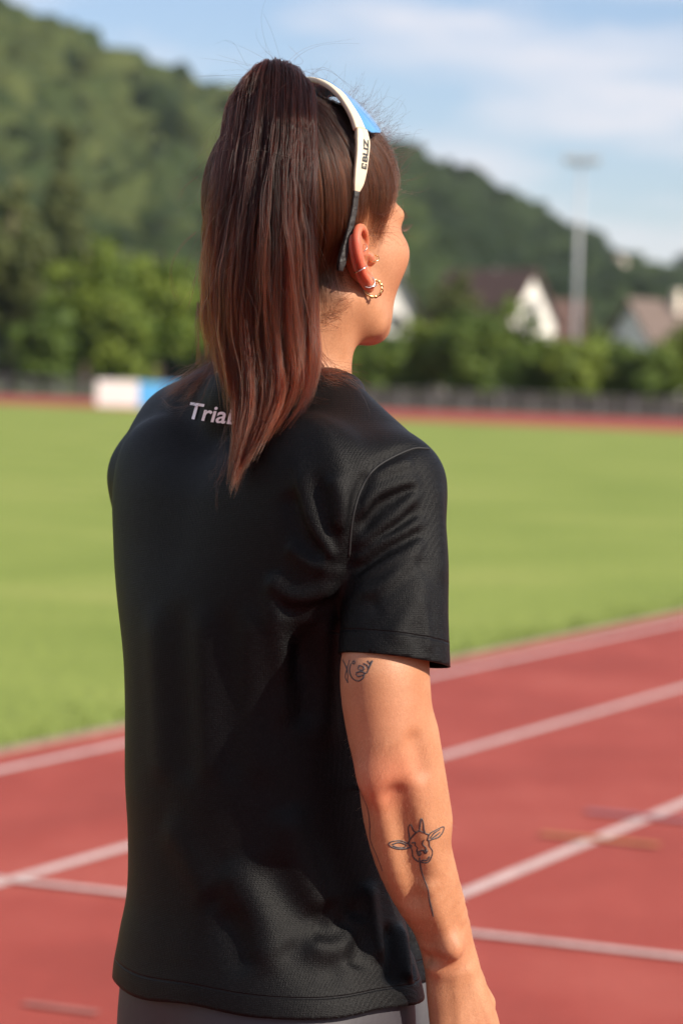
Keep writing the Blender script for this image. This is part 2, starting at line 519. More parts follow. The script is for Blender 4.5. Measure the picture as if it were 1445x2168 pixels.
def tree(name, u, depth, top_v, width_px, mat, seed, label, cat, group, base_z=0.0, low=0.14, n_leaf=3200, shape=0.15, leaf=None):
    p = P(u, 806, depth); p[2] = base_z
    top = P(u, top_v, depth)[2] - base_z
    rx = width_px / FPX * depth / 2
    root = empty(name, tuple(p))
    leaf = leaf or max(0.12, rx * 0.085)
    me, cc = make_crown(top * low, top, rx, seed, n_leaf, leaf, shape)
    me.transform(Matrix.Translation(Vector(p)))
    link('crown', me, root, mat, False)
    r = random.Random(seed)
    mb = MB()
    tr = max(0.05, top * 0.022)
    mb.tube([(p[0], p[1], p[2] - 0.05), (p[0] + tr * .4, p[1], p[2] + top * .25), (p[0] - tr * .5, p[1] + tr * .5, p[2] + top * .55), (p[0], p[1], p[2] + top * .88)], [tr * 1.4, tr, tr * .7, tr * .2], 9)
    for k in range(9):
        c = cc[r.randrange(len(cc))]
        z0 = top * r.uniform(.15, .6)
        a = Vector((p[0], p[1], p[2] + z0)); e = Vector((p[0] + c[0], p[1] + c[1], p[2] + max(c[2], z0 * 1.05)))
        mb.tube([a, a.lerp(e, .5) + Vector((0, 0, top * .03)), e], [tr * .5, tr * .3, tr * .1], 6)
    mb.build('trunk', M_bark, root, True)
    tag(root, label, cat, group)
    return root

GL = 'trees behind the far fence'
tree('broadleaf_tree', 20, 196, 395, 250, M_leafC, 11, 'tall olive tree at the far left behind the fence', 'tree', GL, low=.1)
tree('broadleaf_tree', 175, 186, 478, 250, M_leafA, 12, 'bright green bushy tree above the white and blue mat', 'tree', GL, low=.12, n_leaf=4200)
tree('broadleaf_tree', 330, 190, 492, 230, M_leafA, 13, 'bright green tree left of the ponytail', 'tree', GL, low=.08, n_leaf=4200)
tree('broadleaf_tree', 255, 178, 610, 210, M_leafA, 14, 'low round tree between the two bright green trees', 'tree', GL, low=.06)
tree('broadleaf_tree', 90, 178, 640, 200, M_leafB, 15, 'low dark green tree near the left end of the fence', 'tree', GL, low=.05)
tree('broadleaf_tree', 470, 195, 560, 230, M_leafA, 16, 'green tree hidden behind the ponytail', 'tree', GL, low=.08)
tree('spruce_tree', 128, 300, 228, 170, M_leafC, 17, 'tallest olive spruce rising on the left hillside', 'tree', GL, base_z=8.0, low=.05, shape=.72, n_leaf=4200)
tree('spruce_tree', 20, 290, 330, 190, M_leafC, 18, 'olive spruce at the left edge behind the tall olive tree', 'tree', GL, base_z=6.0, low=.05, shape=.6, n_leaf=3600)
tree('broadleaf_tree', 955, 205, 560, 170, M_leafC, 19, 'olive tree left of the white gabled house', 'tree', GL, low=.1)
tree('broadleaf_tree', 1030, 198, 632, 120, M_leafC, 20, 'small olive tree just in front of the white gabled house', 'tree', GL, low=.1)
tree('broadleaf_tree', 925, 214, 545, 120, M_leafC, 21, 'olive tree beside the face, above the hedge', 'tree', GL, low=.1)
GH = 'shrubs of the hedge behind the right fence'
hs = [(770, 700, 130, M_leafB, 'dark shrub at the left end of the hedge, beside the neck'), (838, 706, 125, M_leafB, 'hedge shrub below the chin'), (905, 672, 150, M_leafA, 'light green hedge shrub right of the chin'),
      (985, 690, 140, M_leafB, 'deep green hedge shrub under the olive trees'), (1060, 652, 150, M_leafB, 'tallest dark hedge shrub left of the white gabled wall'), (1130, 728, 130, M_leafB, 'hedge shrub in front of the white gabled wall'),
      (1195, 722, 110, M_leafA, 'light green hedge shrub at the foot of the floodlight mast'), (1258, 735, 120, M_leafA, 'light hedge shrub right of the floodlight mast'), (1325, 752, 120, M_leafB, 'low hedge shrub in front of the white house with the brown roof'),
      (1385, 752, 110, M_leafB, 'dark hedge shrub under the right end of the brown roof'), (1450, 690, 120, M_leafA, 'bright tall shrub at the right edge of the hedge'), (1530, 700, 130, M_leafB, 'hedge shrub just past the right edge'), (690, 720, 130, M_leafB, 'hedge shrub behind the neck')]
for i, (u, tv, w, mt, lb) in enumerate(hs):
    tree('hedge_shrub', u, 163 - 6 * (u - 700) / 800 + (i % 3), tv - 30, w * 1.45, mt, 40 + i, lb, 'shrub', GH, low=.02, n_leaf=3400, shape=.1, leaf=.2)

# ------------------------------------------------------------------ houses
M_white = plain('white_render', (0.78, 0.75, 0.70), 0.85, var=0.05, scale=1.5)
M_cream = plain('cream_render', (0.70, 0.62, 0.52), 0.85, var=0.06, scale=1.5)
M_timber = plain('dark_timber', (0.085, 0.050, 0.038), 0.8, var=0.25, scale=2.5)
M_roofr = plain('red_brown_tiles', (0.115, 0.066, 0.052), 0.8, var=0.25, scale=3)
M_roofg = plain('grey_brown_tiles', (0.125, 0.090, 0.076), 0.8, var=0.25, scale=3)
M_pane = plain('window_glass', (0.03, 0.035, 0.04), 0.08)
M_frame = plain('window_frame_paint', (0.62, 0.60, 0.57), 0.5)

def house(name, u, depth, W, L, eave, ridge, yaw, wall_m, roof_m, label, wins, base_z=0.0, chimney=True):
    """gable end W wide faces local -y, ridge runs along local y; wins: (face, x, z) with face 'g' gable or 's' the -x side"""
    p = P(u, 806, depth); p[2] = base_z
    root = empty(name, tuple(p))
    T = Matrix.Translation(Vector(p)) @ Matrix.Rotation(yaw, 4, 'Z')
    def tr(pt): return T @ Vector(pt)
    mb = MB()
    prof = [(-W / 2, 0, -.3), (W / 2, 0, -.3), (W / 2, 0, eave), (0, 0, ridge), (-W / 2, 0, eave)]
    mb.prism([tr(q) for q in prof], T.to_3x3() @ Vector((0, L, 0)))
    mb.build('wall', wall_m, root)
    mb = MB()
    ov, th = .55, .22
    k = (ridge - eave) / (W / 2)
    for s in (-1, 1):
        a = (0, ridge + .03); b = (s * (W / 2 + ov), eave - k * ov + .03)
        pts = [(a[0], -ov, a[1]), (b[0], -ov, b[1]), (b[0], -ov, b[1] + th), (a[0], -ov, a[1] + th)]
        mb.prism([tr(q) for q in pts], T.to_3x3() @ Vector((0, L + 2 * ov, 0)))
    rf = mb.build('roof', roof_m, root)
    if chimney:
        mb = MB(); mb.box(tr((W * .17, L * .45, ridge + .1)), (.6, .6, 1.9), T.to_3x3()); mb.build('chimney', M_cream, rf)
    for f, x, z in wins:
        fr = MB(); pn = MB()
        if f == 'g':
            fr.box(tr((x, -.03, z)), (1.25, .12, 1.45), T.to_3x3()); pn.box(tr((x, -.10, z)), (1.02, .04, 1.22), T.to_3x3())
        else:
            fr.box(tr((-W / 2 - .03, x, z)), (.12, 1.25, 1.45), T.to_3x3()); pn.box(tr((-W / 2 - .10, x, z)), (.04, 1.02, 1.22), T.to_3x3())
        w_ = fr.build('window', M_frame, root); pn.build('pane', M_pane, w_)
    tag(root, label, 'house', 'houses beyond the hedge')
    return root, T
h1, T1 = house('gabled_house', 1120, 235, 5.2, 10, 7.2, 11.0, R(40), M_white, M_roofr, 'white gabled house with red-brown roof, left of the floodlight mast', [('g', 0, 8.0), ('g', 1.2, 5.2), ('g', -1.2, 5.2), ('s', 4, 5.2)], chimney=False)
mb = MB(); q = Vector(P(1048, 578, 240)); mb.tube([q - Vector((0, 0, 2.0)), q - Vector((0, 0, .2))], .05, 8); mb.build('glint_mast', M_frame, h1)  # added mast that only carries the glint dish
mb = MB(); mb.tube([q + Vector((0, -.14, 0)), q + Vector((0, -.10, 0)), q + Vector((0, 0, 0))], [.40, .35, .15], 18); mb.build('glint_dish', plain('glint_white', (.85, .83, .8), .3), h1)  # white dish added to stand in for a bright glint above the roof
house('timber_house', 1222, 250, 9.0, 8, 6.0, 9.0, R(80), M_timber, M_roofr, 'dark timber house behind the floodlight mast', [('g', -2, 4.2), ('g', 2, 4.2)])
house('gabled_house', 1330, 228, 6.0, 9, 4.9, 8.6, R(-52), M_white, M_roofg, 'white house with wide grey-brown roof at the far right', [('g', -1.2, 5.0), ('g', 1.3, 3.2), ('s', 3, 3.6), ('s', 6, 3.6)])
house('gabled_house', 832, 232, 2.6, 6, 8.2, 10.6, R(6), M_white, M_roofg, 'tall white house half hidden behind the face', [('g', 0, 6.5)])
pz = P(1305, 545, 800)
house('hill_house', 1305, 800, 4, 5, 2.6, 4.4, R(25), M_cream, M_roofg, 'tiny white house in the wood on the hillside', [('g', 0, 2.4)], base_z=pz[2] - 3.4, chimney=False)

# ------------------------------------------------------------------ floodlight mast
M_galv = plain('galvanised_steel', (0.42, 0.43, 0.46), 0.5, metal=0.2, var=0.1)
M_lamp = plain('lamp_glass', (0.6, 0.62, 0.65), 0.15)
pm = P(1213, 806, 200); pm[2] = 0
top = P(1228, 345, 200)[2]
fm = empty('floodlight_mast', tuple(pm))
mb = MB(); mb.tube([(pm[0], pm[1], -.1), (pm[0], pm[1], top * .5), (pm[0], pm[1], top)], [.20, .15, .09], 14); mb.build('pole', M_galv, fm, True)
mb = MB(); mb.box((pm[0], pm[1], top - .1), (2.3, .12, .12)); mb.build('crossarm', M_galv, fm)
for k in (-1, -.35, .35, 1):
    mb = MB(); mb.box((pm[0] + k * 1.0, pm[1] - .3, top + .22), (.48, .5, .42), Matrix.Rotation(R(25), 3, 'X'), .04)
    lo = mb.build('lamp_head', M_galv, fm)
    mb = MB(); mb.box((pm[0] + k * 1.0, pm[1] - .56, top + .11), (.4, .03, .34), Matrix.Rotation(R(25), 3, 'X')); mb.build('lamp_glass', M_lamp, lo)
tag(fm, 'tall grey floodlight mast with four lamp heads behind the hedge', 'floodlight')

# ------------------------------------------------------------------ railing round the ground
def fpt(u):
    return G(u, 812 + (u + 700) * 109 / 3000 - 0.5)
M_rail = plain('railing_paint', (0.27, 0.26, 0.25), 0.5, metal=0.2, var=0.1)
M_bar = plain('railing_infill', (0.10, 0.09, 0.085), 0.6, var=0.15)
def railing(u0, u1, label, post_m):
    a, b = fpt(u0), fpt(u1)
    L = np.linalg.norm(b - a); n = int(round(L / 1.95)); d = (b - a) / L
    root = empty('railing', tuple((a + b) / 2))
    H = 1.12
    me = None
    for k in range(n + 1):
        q = a + d * (L * k / n)
        mb = MB(); mb.tube([(q[0], q[1], -.05), (q[0], q[1], H)], .05, 8); mb.build('post', post_m, root)
    for z in (H, .14):
        mb = MB(); mb.tube([(a[0], a[1], z), (b[0], b[1], z)], .035, 8); mb.build('rail', post_m, root)
    nb = int(L / .11)
    mb = MB()
    rot = Matrix.Rotation(math.atan2(d[1], d[0]), 3, 'Z')
    for k in range(nb):
        q = a + d * (.06 + L * k / nb)
        mb.box((q[0], q[1], .62), (.035, .016, .94), rot)
    o = mb.build('infill_bars', M_bar, root); o['kind'] = 'stuff'
    tag(root, label, 'railing', 'railings round the sports ground')
railing(-220, 420, 'dark railing on the left, behind the white and blue mat', plain('dull_post', (0.2, .2, .2), .6))
railing(715, 1640, 'grey railing with pale posts under the hedge on the right', M_rail)
# low concrete wall behind the right railing
wa, wb = fpt(690) + np.array([0, 2.2, 0]), fpt(1640) + np.array([0, 2.2, 0])
M_conc = plain('weathered_concrete', (0.17, 0.145, 0.125), 0.9, var=0.3, scale=1.2, bump=0.3)
root = empty('retaining_wall', tuple((wa + wb) / 2))
L = np.linalg.norm(wb - wa); d = (wb - wa) / L; n = 14
for k in range(n):
    q = wa + d * L * (k + .5) / n
    mb = MB(); mb.box((q[0], q[1], .42 + .02 * (k % 2)), (L / n - .03, .3, .95), Matrix.Rotation(math.atan2(d[1], d[0]), 3, 'Z'), .02); mb.build('wall_panel', M_conc, root)
tag(root, 'low weathered concrete wall at the foot of the hedge', 'wall')

# ------------------------------------------------------------------ landing mat on the far side
M_mw = plain('white_vinyl', (0.80, 0.76, 0.72), 0.5, var=0.04, scale=2)
M_mb = plain('light_blue_vinyl', (0.10, 0.42, 0.78), 0.45, var=0.05, scale=2)
b0 = G(203, 860); zb = FPX * CAM_H / (860 - 790)
depth_b = float(np.dot(b0 - C0, fwd)); pxm = depth_b / FPX
root = empty('landing_mat', tuple(b0 + np.array([2.4, .8, 0])))
hM = 55 * pxm
x1 = 88 * pxm
mb = MB(); mb.box((b0[0] + x1 / 2, b0[1] + .8, hM / 2), (x1, 1.6, hM), None, .06); mb.build('white_block', M_mw, root)
mb = MB(); mb.box((b0[0] + x1 + 1.3 + .01, b0[1] + .8, hM / 2 - .02), (2.6, 1.58, hM - .04), None, .06); mb.build('blue_block', M_mb, root)
mb = MB(); mb.box((b0[0] + x1 + 2.6 + .95 + .02, b0[1] + .8, hM / 2 - .03), (1.9, 1.57, hM - .06), None, .06); mb.build('white_block', M_mw, root)
tag(root, 'white and light blue landing mat at the far edge of the grass', 'landing mat')

# ------------------------------------------------------------------ implicit modelling tools
def nrmv(a):
    a = np.asarray(a, dtype=float); return a / np.linalg.norm(a)

def smin(a, b, k):
    h = np.clip(0.5 + 0.5 * (b - a) / k, 0, 1)
    return b + (a - b) * h - k * h * (1 - h)

def smax(a, b, k):
    return -smin(-a, -b, k)

def d_ell(p, c, axes, r):
    """ellipsoid: centre, 3x3 rows = axes, radii"""
    q = (p - np.asarray(c, np.float32)) @ np.asarray(axes, np.float32).T
    r = np.asarray(r, np.float32)
    k0 = np.sqrt(((q / r) ** 2).sum(-1)) + 1e-9
    k1 = np.sqrt(((q / (r * r)) ** 2).sum(-1)) + 1e-9
    return k0 * (k0 - 1) / k1

def d_cone(p, a, b, ra, rb, flat=None):
    """rounded cone; flat = (direction, factor): the section is squeezed along direction"""
    a = np.asarray(a, np.float32); b = np.asarray(b, np.float32)
    ab = b - a; L2 = float(ab @ ab)
    q = p - a
    t = np.clip(q @ ab / L2, 0, 1)
    v = q - t[:, None] * ab
    r = ra + (rb - ra) * t
    if flat is not None:
        n = np.asarray(flat[0], np.float32); n = n - ab * float(n @ ab) / L2; n = n / np.linalg.norm(n)
        s = v @ n
        v = v + n * (s * (1 / flat[1] - 1))[:, None]
        return (np.sqrt((v * v).sum(-1)) - r) * min(1.0, flat[1] ** 0.5)
    return np.sqrt((v * v).sum(-1)) - r

def d_chain(p, pts, rad, k=0.0, flat=None):
    d = None
    for i in range(len(pts) - 1):
        e = d_cone(p, pts[i], pts[i + 1], rad[i], rad[i + 1], flat)
        d = e if d is None else (np.minimum(d, e) if k == 0 else smin(d, e, k))
    return d

def spline(pts, n):
    """Catmull-Rom through pts (any dimension)"""
    P_ = np.asarray(pts, float)
    Z = np.vstack([2 * P_[0] - P_[1], P_, 2 * P_[-1] - P_[-2]])
    t = np.linspace(0, len(P_) - 1, n); i = np.minimum(t.astype(int), len(P_) - 2); f = (t - i)[:, None]
    a, b, c, d = Z[i], Z[i + 1], Z[i + 2], Z[i + 3]
    return 0.5 * (2 * b + (c - a) * f + (2 * a - 5 * b + 4 * c - d) * f ** 2 + (3 * b - a - 3 * c + d) * f ** 3)

def chunk(f, pts, n=400000):
    pts = pts.astype(np.float32)
    if len(pts) <= n: return f(pts)
    return np.concatenate([f(pts[i:i + n]) for i in range(0, len(pts), n)])

def surfnet(f, lo, hi, h, slack=1.6, proj=2):
    """surface of f = 0 on a grid of step h: quads, evaluated only near the surface"""
    lo = np.asarray(lo, float); hi = np.asarray(hi, float)
    B = 8
    nb = np.ceil((hi - lo) / (h * B)).astype(int)
    ax = [lo[i] + (np.arange(nb[i]) + 0.5) * h * B for i in range(3)]
    cc = np.stack(np.meshgrid(*ax, indexing='ij'), -1).reshape(-1, 3)
    dc = chunk(f, cc)
    keep = np.abs(dc) < h * B * 0.87 * slack
    N = nb * B + 1
    D = np.repeat(np.repeat(np.repeat(dc.reshape(nb).astype(np.float32), B, 0), B, 1), B, 2)
    D = np.pad(D, ((0, 1), (0, 1), (0, 1)), mode='edge')
    bi = np.argwhere(keep.reshape(nb))
    off = np.stack(np.meshgrid(*[np.arange(B + 1)] * 3, indexing='ij'), -1).reshape(-1, 3)
    idx = (bi[:, None, :] * B + off[None]).reshape(-1, 3)
    key = np.unique((idx[:, 0] * N[1] + idx[:, 1]) * N[2] + idx[:, 2])
    ii = np.stack([key // (N[1] * N[2]), key // N[2] % N[1], key % N[2]], 1)
    D.reshape(-1)[key] = chunk(f, lo + ii * h)
    S = D < 0
    act = np.zeros(tuple(N - 1), np.uint8)
    for o in off[(off < 2).all(1)]:
        act += S[o[0]:o[0] + N[0] - 1, o[1]:o[1] + N[1] - 1, o[2]:o[2] + N[2] - 1]
    cells = np.argwhere((act > 0) & (act < 8))
    ck = (cells[:, 0] * N[1] + cells[:, 1]) * N[2] + cells[:, 2]
    acc = np.zeros((len(cells), 3)); cnt = np.zeros(len(cells))
    cor = [(0, 0, 0), (1, 0, 0), (0, 1, 0), (1, 1, 0), (0, 0, 1), (1, 0, 1), (0, 1, 1), (1, 1, 1)]
    vals = [D[cells[:, 0] + c[0], cells[:, 1] + c[1], cells[:, 2] + c[2]] for c in cor]
    for a in range(8):
        for b in range(a + 1, 8):
            if sum(x != y for x, y in zip(cor[a], cor[b])) != 1: continue
            s = (vals[a] < 0) != (vals[b] < 0)
            t = np.where(s, vals[a] / np.where(s, vals[a] - vals[b], 1), 0)
            e = np.array(cor[a]) + t[:, None] * (np.array(cor[b]) - np.array(cor[a]))
            acc += np.where(s[:, None], e, 0); cnt += s
    V = lo + (cells + acc / cnt[:, None]) * h
    faces = []
    for axis in range(3):
        sl0 = [slice(None)] * 3; sl1 = [slice(None)] * 3
        sl0[axis] = slice(0, -1); sl1[axis] = slice(1, None)
        ed = S[tuple(sl0)] != S[tuple(sl1)]
        e = np.argwhere(ed)
        u, v = [(1, 2), (2, 0), (0, 1)][axis]
        e = e[(e[:, u] > 0) & (e[:, v] > 0) & (e[:, u] < N[u] - 1) & (e[:, v] < N[v] - 1)]
        neg = S[tuple(e.T)]
        q = []
        for du, dv in ((-1, -1), (0, -1), (0, 0), (-1, 0)):
            c = e.copy(); c[:, u] += du; c[:, v] += dv
            q.append(np.searchsorted(ck, (c[:, 0] * N[1] + c[:, 1]) * N[2] + c[:, 2]))
        q = np.stack(q, 1)
        q[~neg] = q[~neg][:, ::-1]
        faces.append(q)
    F = np.concatenate(faces)
    F = F[(F < len(V)).all(1)]
    for _ in range(proj):
        d, g = grad(f, V, h * 0.5)
        V = V - np.clip(d, -h, h)[:, None] * g
    return V, F

def grad(f, V, e):
    d = chunk(f, V)
    g = np.stack([chunk(f, V + np.eye(3)[i] * e) - d for i in range(3)], 1) / e
    n2 = (g * g).sum(1) + 1e-9
    return d / np.sqrt(n2), g / np.sqrt(n2)[:, None]

def hit(f, uv, d0=2.25, d1=3.0, n=220):
    """points of f = 0 first met by the sight lines through pixels uv; NaN where missed"""
    uv = np.asarray(uv, float).reshape(-1, 2)
    ds = np.linspace(d0, d1, n)
    rays = fwd[None] + ((uv[:, 0] - PW / 2) / FPX)[:, None] * c_right + ((PH / 2 - uv[:, 1]) / FPX)[:, None] * c_up
    pts = C0 + rays[:, None, :] * ds[None, :, None]
    v = chunk(f, pts.reshape(-1, 3)).reshape(len(uv), n)
    ins = v < 0
    first = ins.argmax(1); ok = ins.any(1) & (first > 0)
    first = np.maximum(first, 1)
    a = v[np.arange(len(uv)), first - 1]; b = v[np.arange(len(uv)), first]
    t = ds[first - 1] + (ds[first] - ds[first - 1]) * a / (a - b + 1e-12)
    out = C0 + rays * t[:, None]
    out[~ok] = np.nan
    return out

# ------------------------------------------------------------------ the person: frames
BY = R(48)                                             # she faces away and to the right
Rb = np.array([math.cos(BY), -math.sin(BY), 0.0]); Fb = np.array([math.sin(BY), math.cos(BY), 0.0]); UP = np.array([0, 0, 1.0])
HY, HP = R(42), R(13)                                  # head: turned like the body, chin lifted
Rh = np.array([math.cos(HY), -math.sin(HY), 0.0])
_f = np.array([math.sin(HY), math.cos(HY), 0.0])
Fh = _f * math.cos(HP) + UP * math.sin(HP); Uh = UP * math.cos(HP) - _f * math.sin(HP)
HO = Q(650, 545, 0.01)                                 # between the ear canals
AX = np.stack([Rh, Fh, Uh])
def H(l, f, u): return HO + Rh * l + Fh * f + Uh * u

foot = Q(583, 1500, 0.0)
person = empty('person', (float(foot[0]), float(foot[1]), 0.0))
tag(person, 'person seen from behind in black T-shirt and grey leggings, brown hair in high ponytail', 'person')

# ------------------------------------------------------------------ head and neck
def f_head(p):
    q = ((p - HO.astype(np.float32)) @ AX.T.astype(np.float32))
    I = np.eye(3)
    m_ = q.copy(); m_[:, 0] = np.abs(m_[:, 0])         # the head is symmetric
    d = d_ell(m_, (0, -.007, .052), I, (.0715, .083, .086))
    d = smin(d, d_ell(m_, (0, .040, .052), I, (.060, .050, .055)), .03)
    d = smin(d, d_ell(m_, (0, .036, -.016), I, (.051, .053, .065)), .03)
    d = smin(d, d_ell(m_, (.0435, .057, -.008), I, (.021, .026, .021)), .024)
    d = smin(d, d_ell(m_, (.033, .036, -.036), I, (.016, .026, .024)), .03)
    d = smin(d, d_chain(m_, [(.054, .002, -.040), (.048, .022, -.064), (.013, .064, -.077)], [.013, .015, .0155]), .024)
    d = smin(d, d_ell(m_, (0, .066, -.076), I, (.018, .017, .0155)), .016)
    d = smin(d, d_ell(m_, (.028, .079, .026), I, (.024, .011, .010)), .016)            # brow
    d = smax(d, -d_ell(m_, (.031, .100, .004), I, (.017, .014, .011)), .012)           # socket
    d = smin(d, d_ell(m_, (.031, .081, .003), I, (.0145, .0125, .0125)), .005)         # lids over the eye
    d = smin(d, d_cone(m_, (0, .088, .014), (0, .108, -.022), .0072, .0088), .011)      # nose
    d = smin(d, d_ell(m_, (.009, .098, -.026), I, (.0070, .009, .006)), .007)
    d = smin(d, d_ell(m_, (0, .086, -.046), I, (.021, .012, .007)), .008)              # lips
    d = smin(d, d_ell(m_, (0, .083, -.056), I, (.018, .011, .0065)), .007)
    return d
NK0, NK1 = H(0, -.012, -.030), Q(596, 860, 0.02)
def f_neck(p):
    d = d_cone(p, NK0, NK1, .050, .057)
    d = smin(d, d_cone(p, H(.050, -.02, -.035), Q(660, 850, .01), .016, .018), .03)      # sternomastoid
    d = smin(d, d_cone(p, H(0, -.05, -.04), Q(545, 850, -.03), .030, .042), .035)
    return d

# ------------------------------------------------------------------ right arm and hand
def QA(u, v, w): return Q(u, v, w + float(np.interp(v, [1035, 1200, 1330, 1450, 2030], [-.005, -.016, -.028, -.032, -.020])))
ARM = [(824, 1035, -.113, .036), (828, 1180, -.120, .034), (818, 1330, -.126, .0365), (816, 1450, -.128, .0385), (828, 1550, -.128, .0375), (845, 1640, -.124, .0362),
       (856, 1720, -.116, .0365), (872, 1800, -.106, .0345), (896, 1870, -.095, .0315), (927, 1940, -.082, .0262), (946, 1995, -.073, .0208), (955, 2030, -.068, .0188)]
arm_p = [QA(a, b, c) for a, b, c, r in ARM]; arm_r = [r for *_, r in ARM]
_ap = spline(np.column_stack([arm_p, arm_r]), 34)
Wr = QA(958, 2022, -.070)
Hd = nrmv(QA(1000, 2170, -.058) - Wr)                                       # hand axis, downwards
Hn = nrmv(Rb * 0.80 - Fb * 0.30 - Hd * float((Rb * .8 - Fb * .3) @ Hd))    # back of the hand
Hb = np.cross(Hn, Hd); Hb = Hb if Hb @ Fb > 0 else -Hb                     # towards the thumb
def HND(d, b, n): return Wr + Hd * d + Hb * b + Hn * n
FING = [(.0135, .004, (.042, .026, .020), .0086), (.001, .006, (.047, .029, .021), .0088), (-.012, .005, (.043, .027, .020), .0084), (-.024, .001, (.034, .021, .018), .0075)]
def f_hand(p):
    A = np.stack([Hd, Hb, Hn])
    d = d_ell(p, HND(.052, -.008, -.002), A, (.056, .0265, .0165))
    d = smin(d, d_ell(p, HND(.070, -.007, .001), A, (.030, .027, .014)), .02)
    d = smin(d, d_ell(p, HND(.040, .004, -.016), A, (.034, .015, .016)), .02)            # ball of the thumb
    d = smin(d, d_cone(p, HND(-.02, -.002, 0), HND(.028, -.003, -.001), .0180, .0195, (Hn, .78)), .016)
    d = smin(d, d_ell(p, HND(-.006, -.022, .009), A, (.011, .009, .009)), .012)          # head of the ulna
    for b, n, (l1, l2, l3), r in FING:
        k = HND(.090, b, n)
        a1, a2, a3 = R(38), R(92), R(120)
        def dr(a): return Hd * math.cos(a) - Hn * math.sin(a) - Hb * b * 1.2
        k1 = k + dr(a1) * l1; k2 = k1 + dr(a2) * l2; k3 = k2 + dr(a3) * l3
        f_ = d_chain(p, [HND(.045, b * .8, n - .001), k, k1, k2, k3], [r * .6, r * 1.08, r, r * .92, r * .8])
        f_ = smin(f_, d_ell(p, k + Hn * .0035, A, (r * 1.15, r * .95, r * .95)), .004)
        d = smin(d, f_, .006)
    t0 = HND(.030, .012, -.016); t1 = t0 + Hd * .034 + Hb * .014 - Hn * .012; t2 = t1 + Hd * .028 - Hb * .004 - Hn * .010; t3 = t2 + Hd * .016 - Hb * .008 - Hn * .006
    d = smin(d, d_chain(p, [t0, t1, t2, t3], [.0125, .0105, .0098, .0082]), .010)
    for b in (.012, .001, -.011, -.022):                                               # tendons
        d = smin(d, d_cone(p, HND(.014, b * .4, .0140), HND(.086, b, .0150), .0020, .0028), .006)
    return d

def f_arm(p):
    d = None
    for a, b in zip(_ap[:-1], _ap[1:]):
        e = d_cone(p, a[:3], b[:3], a[3], b[3])
        d = e if d is None else np.minimum(d, e)
    d = smin(d, d_cone(p, QA(878, 1560, -.128), QA(902, 1730, -.112), .013, .016), .022)     # brachioradialis
    d = smin(d, d_cone(p, QA(800, 1430, -.150), QA(812, 1560, -.150), .018, .014), .03)     # triceps
    d = smin(d, d_ell(p, QA(798, 1642, -.152), np.eye(3), (.0145, .0145, .018)), .020)     # point of the elbow
    d = smin(d, d_cone(p, QA(812, 1665, -.146), QA(858, 1850, -.118), .007, .005), .020)    # ulna
    d = smax(d, -d_cone(p, QA(884, 1575, -.1655), QA(899, 1632, -.1600), .0058, .0040), .013)  # hollow beside it
    d = smax(d, -d_cone(p, QA(838, 1690, -.1600), QA(884, 1900, -.128), .0060, .0055), .020)
    d = smin(d, d_cone(p, QA(905, 1880, -.125), QA(950, 2000, -.098), .0025, .003), .014)   # tendon
    d = smin(d, d_ell(p, QA(955, 2006, -.1005), np.eye(3), (.0105, .0105, .012)), .011)       # knob at the wrist
    d = smin(d, f_hand(p), .014)
    d = smax(d, -d_cone(p, QA(905, 2030, -.088), QA(935, 2048, -.108), .0035, .0030), .013)   # wrist crease
    return d

# left arm, mostly behind the body
LS = Q(338, 1012, .118)
LE = LS + UP * -.27 + Fb * .03 + Rb * .02
LW = LE + UP * -.22 + Fb * .06 + Rb * .02
def f_larm(p):
    d = d_chain(p, [LS, LS * .5 + LE * .5, LE, LE * .6 + LW * .4, LW], [.044, .040, .036, .035, .021], .01)
    ax_ = nrmv(LW - LE); n_ = nrmv(np.cross(ax_, Rb)); b_ = np.cross(ax_, n_)
    d = smin(d, d_ell(p, LW + ax_ * .055, np.stack([ax_, n_, b_]), (.055, .038, .017)), .02)
    for k, L_ in zip((-.028, -.010, .010, .028), (.055, .066, .070, .062)):
        s = LW + ax_ * .095 + n_ * k
        d = smin(d, d_chain(p, [s, s + ax_ * L_ * .6 - b_ * .010, s + ax_ * L_ - b_ * .030], [.0088, .0082, .007]), .006)
    s = LW + ax_ * .035 + n_ * .03
    d = smin(d, d_chain(p, [s, s + ax_ * .035 + n_ * .022, s + ax_ * .065 + n_ * .024], [.012, .010, .008]), .01)
    return d

# ------------------------------------------------------------------ trunk, in level slices
ROWS = [(860, 380, 790, .60), (930, 315, 850, .62), (1020, 296, 862, .66), (1150, 286, 852, .74), (1300, 272, 838, .82), (1500, 276, 828, .85), (1660, 276, 822, .85), (1780, 282, 824, .85), (1900, 280, 836, .84), (2000, 262, 858, .80), (2110, 248, 882, .78), (2300, 262, 880, .76)]
_rz, _rc, _ra, _rb = [], [], [], []
for y_, xl, xr, k_ in ROWS:
    c_ = Q((xl + xr) / 2, y_, 0.0); half = (xr - xl) / 2 * SUBJ / FPX
    a_ = half / math.sqrt(math.cos(BY) ** 2 + (k_ * math.sin(BY)) ** 2)
    _rz.append(c_[2]); _rc.append(c_[:2]); _ra.append(a_); _rb.append(a_ * k_)
_tab = spline(np.column_stack([_rz, np.array(_rc), _ra, _rb]), 160)[::-1]
def trunk(p, grow=0.0, n=2.35):
    z = p[:, 2]
    cx, cy, a, b = (np.interp(z, _tab[:, 0], _tab[:, i]).astype(np.float32) for i in (1, 2, 3, 4))
    l = (p[:, 0] - cx) * Rb[0] + (p[:, 1] - cy) * Rb[1]
    f = (p[:, 0] - cx) * Fb[0] + (p[:, 1] - cy) * Fb[1]
    a = a + grow; b = b + grow
    k = (np.abs(l / a) ** n + np.abs(f / b) ** n + 1e-9) ** (1 / n)
    return (k - 1) * b
def zq(y): return Q(583, y, 0)[2]
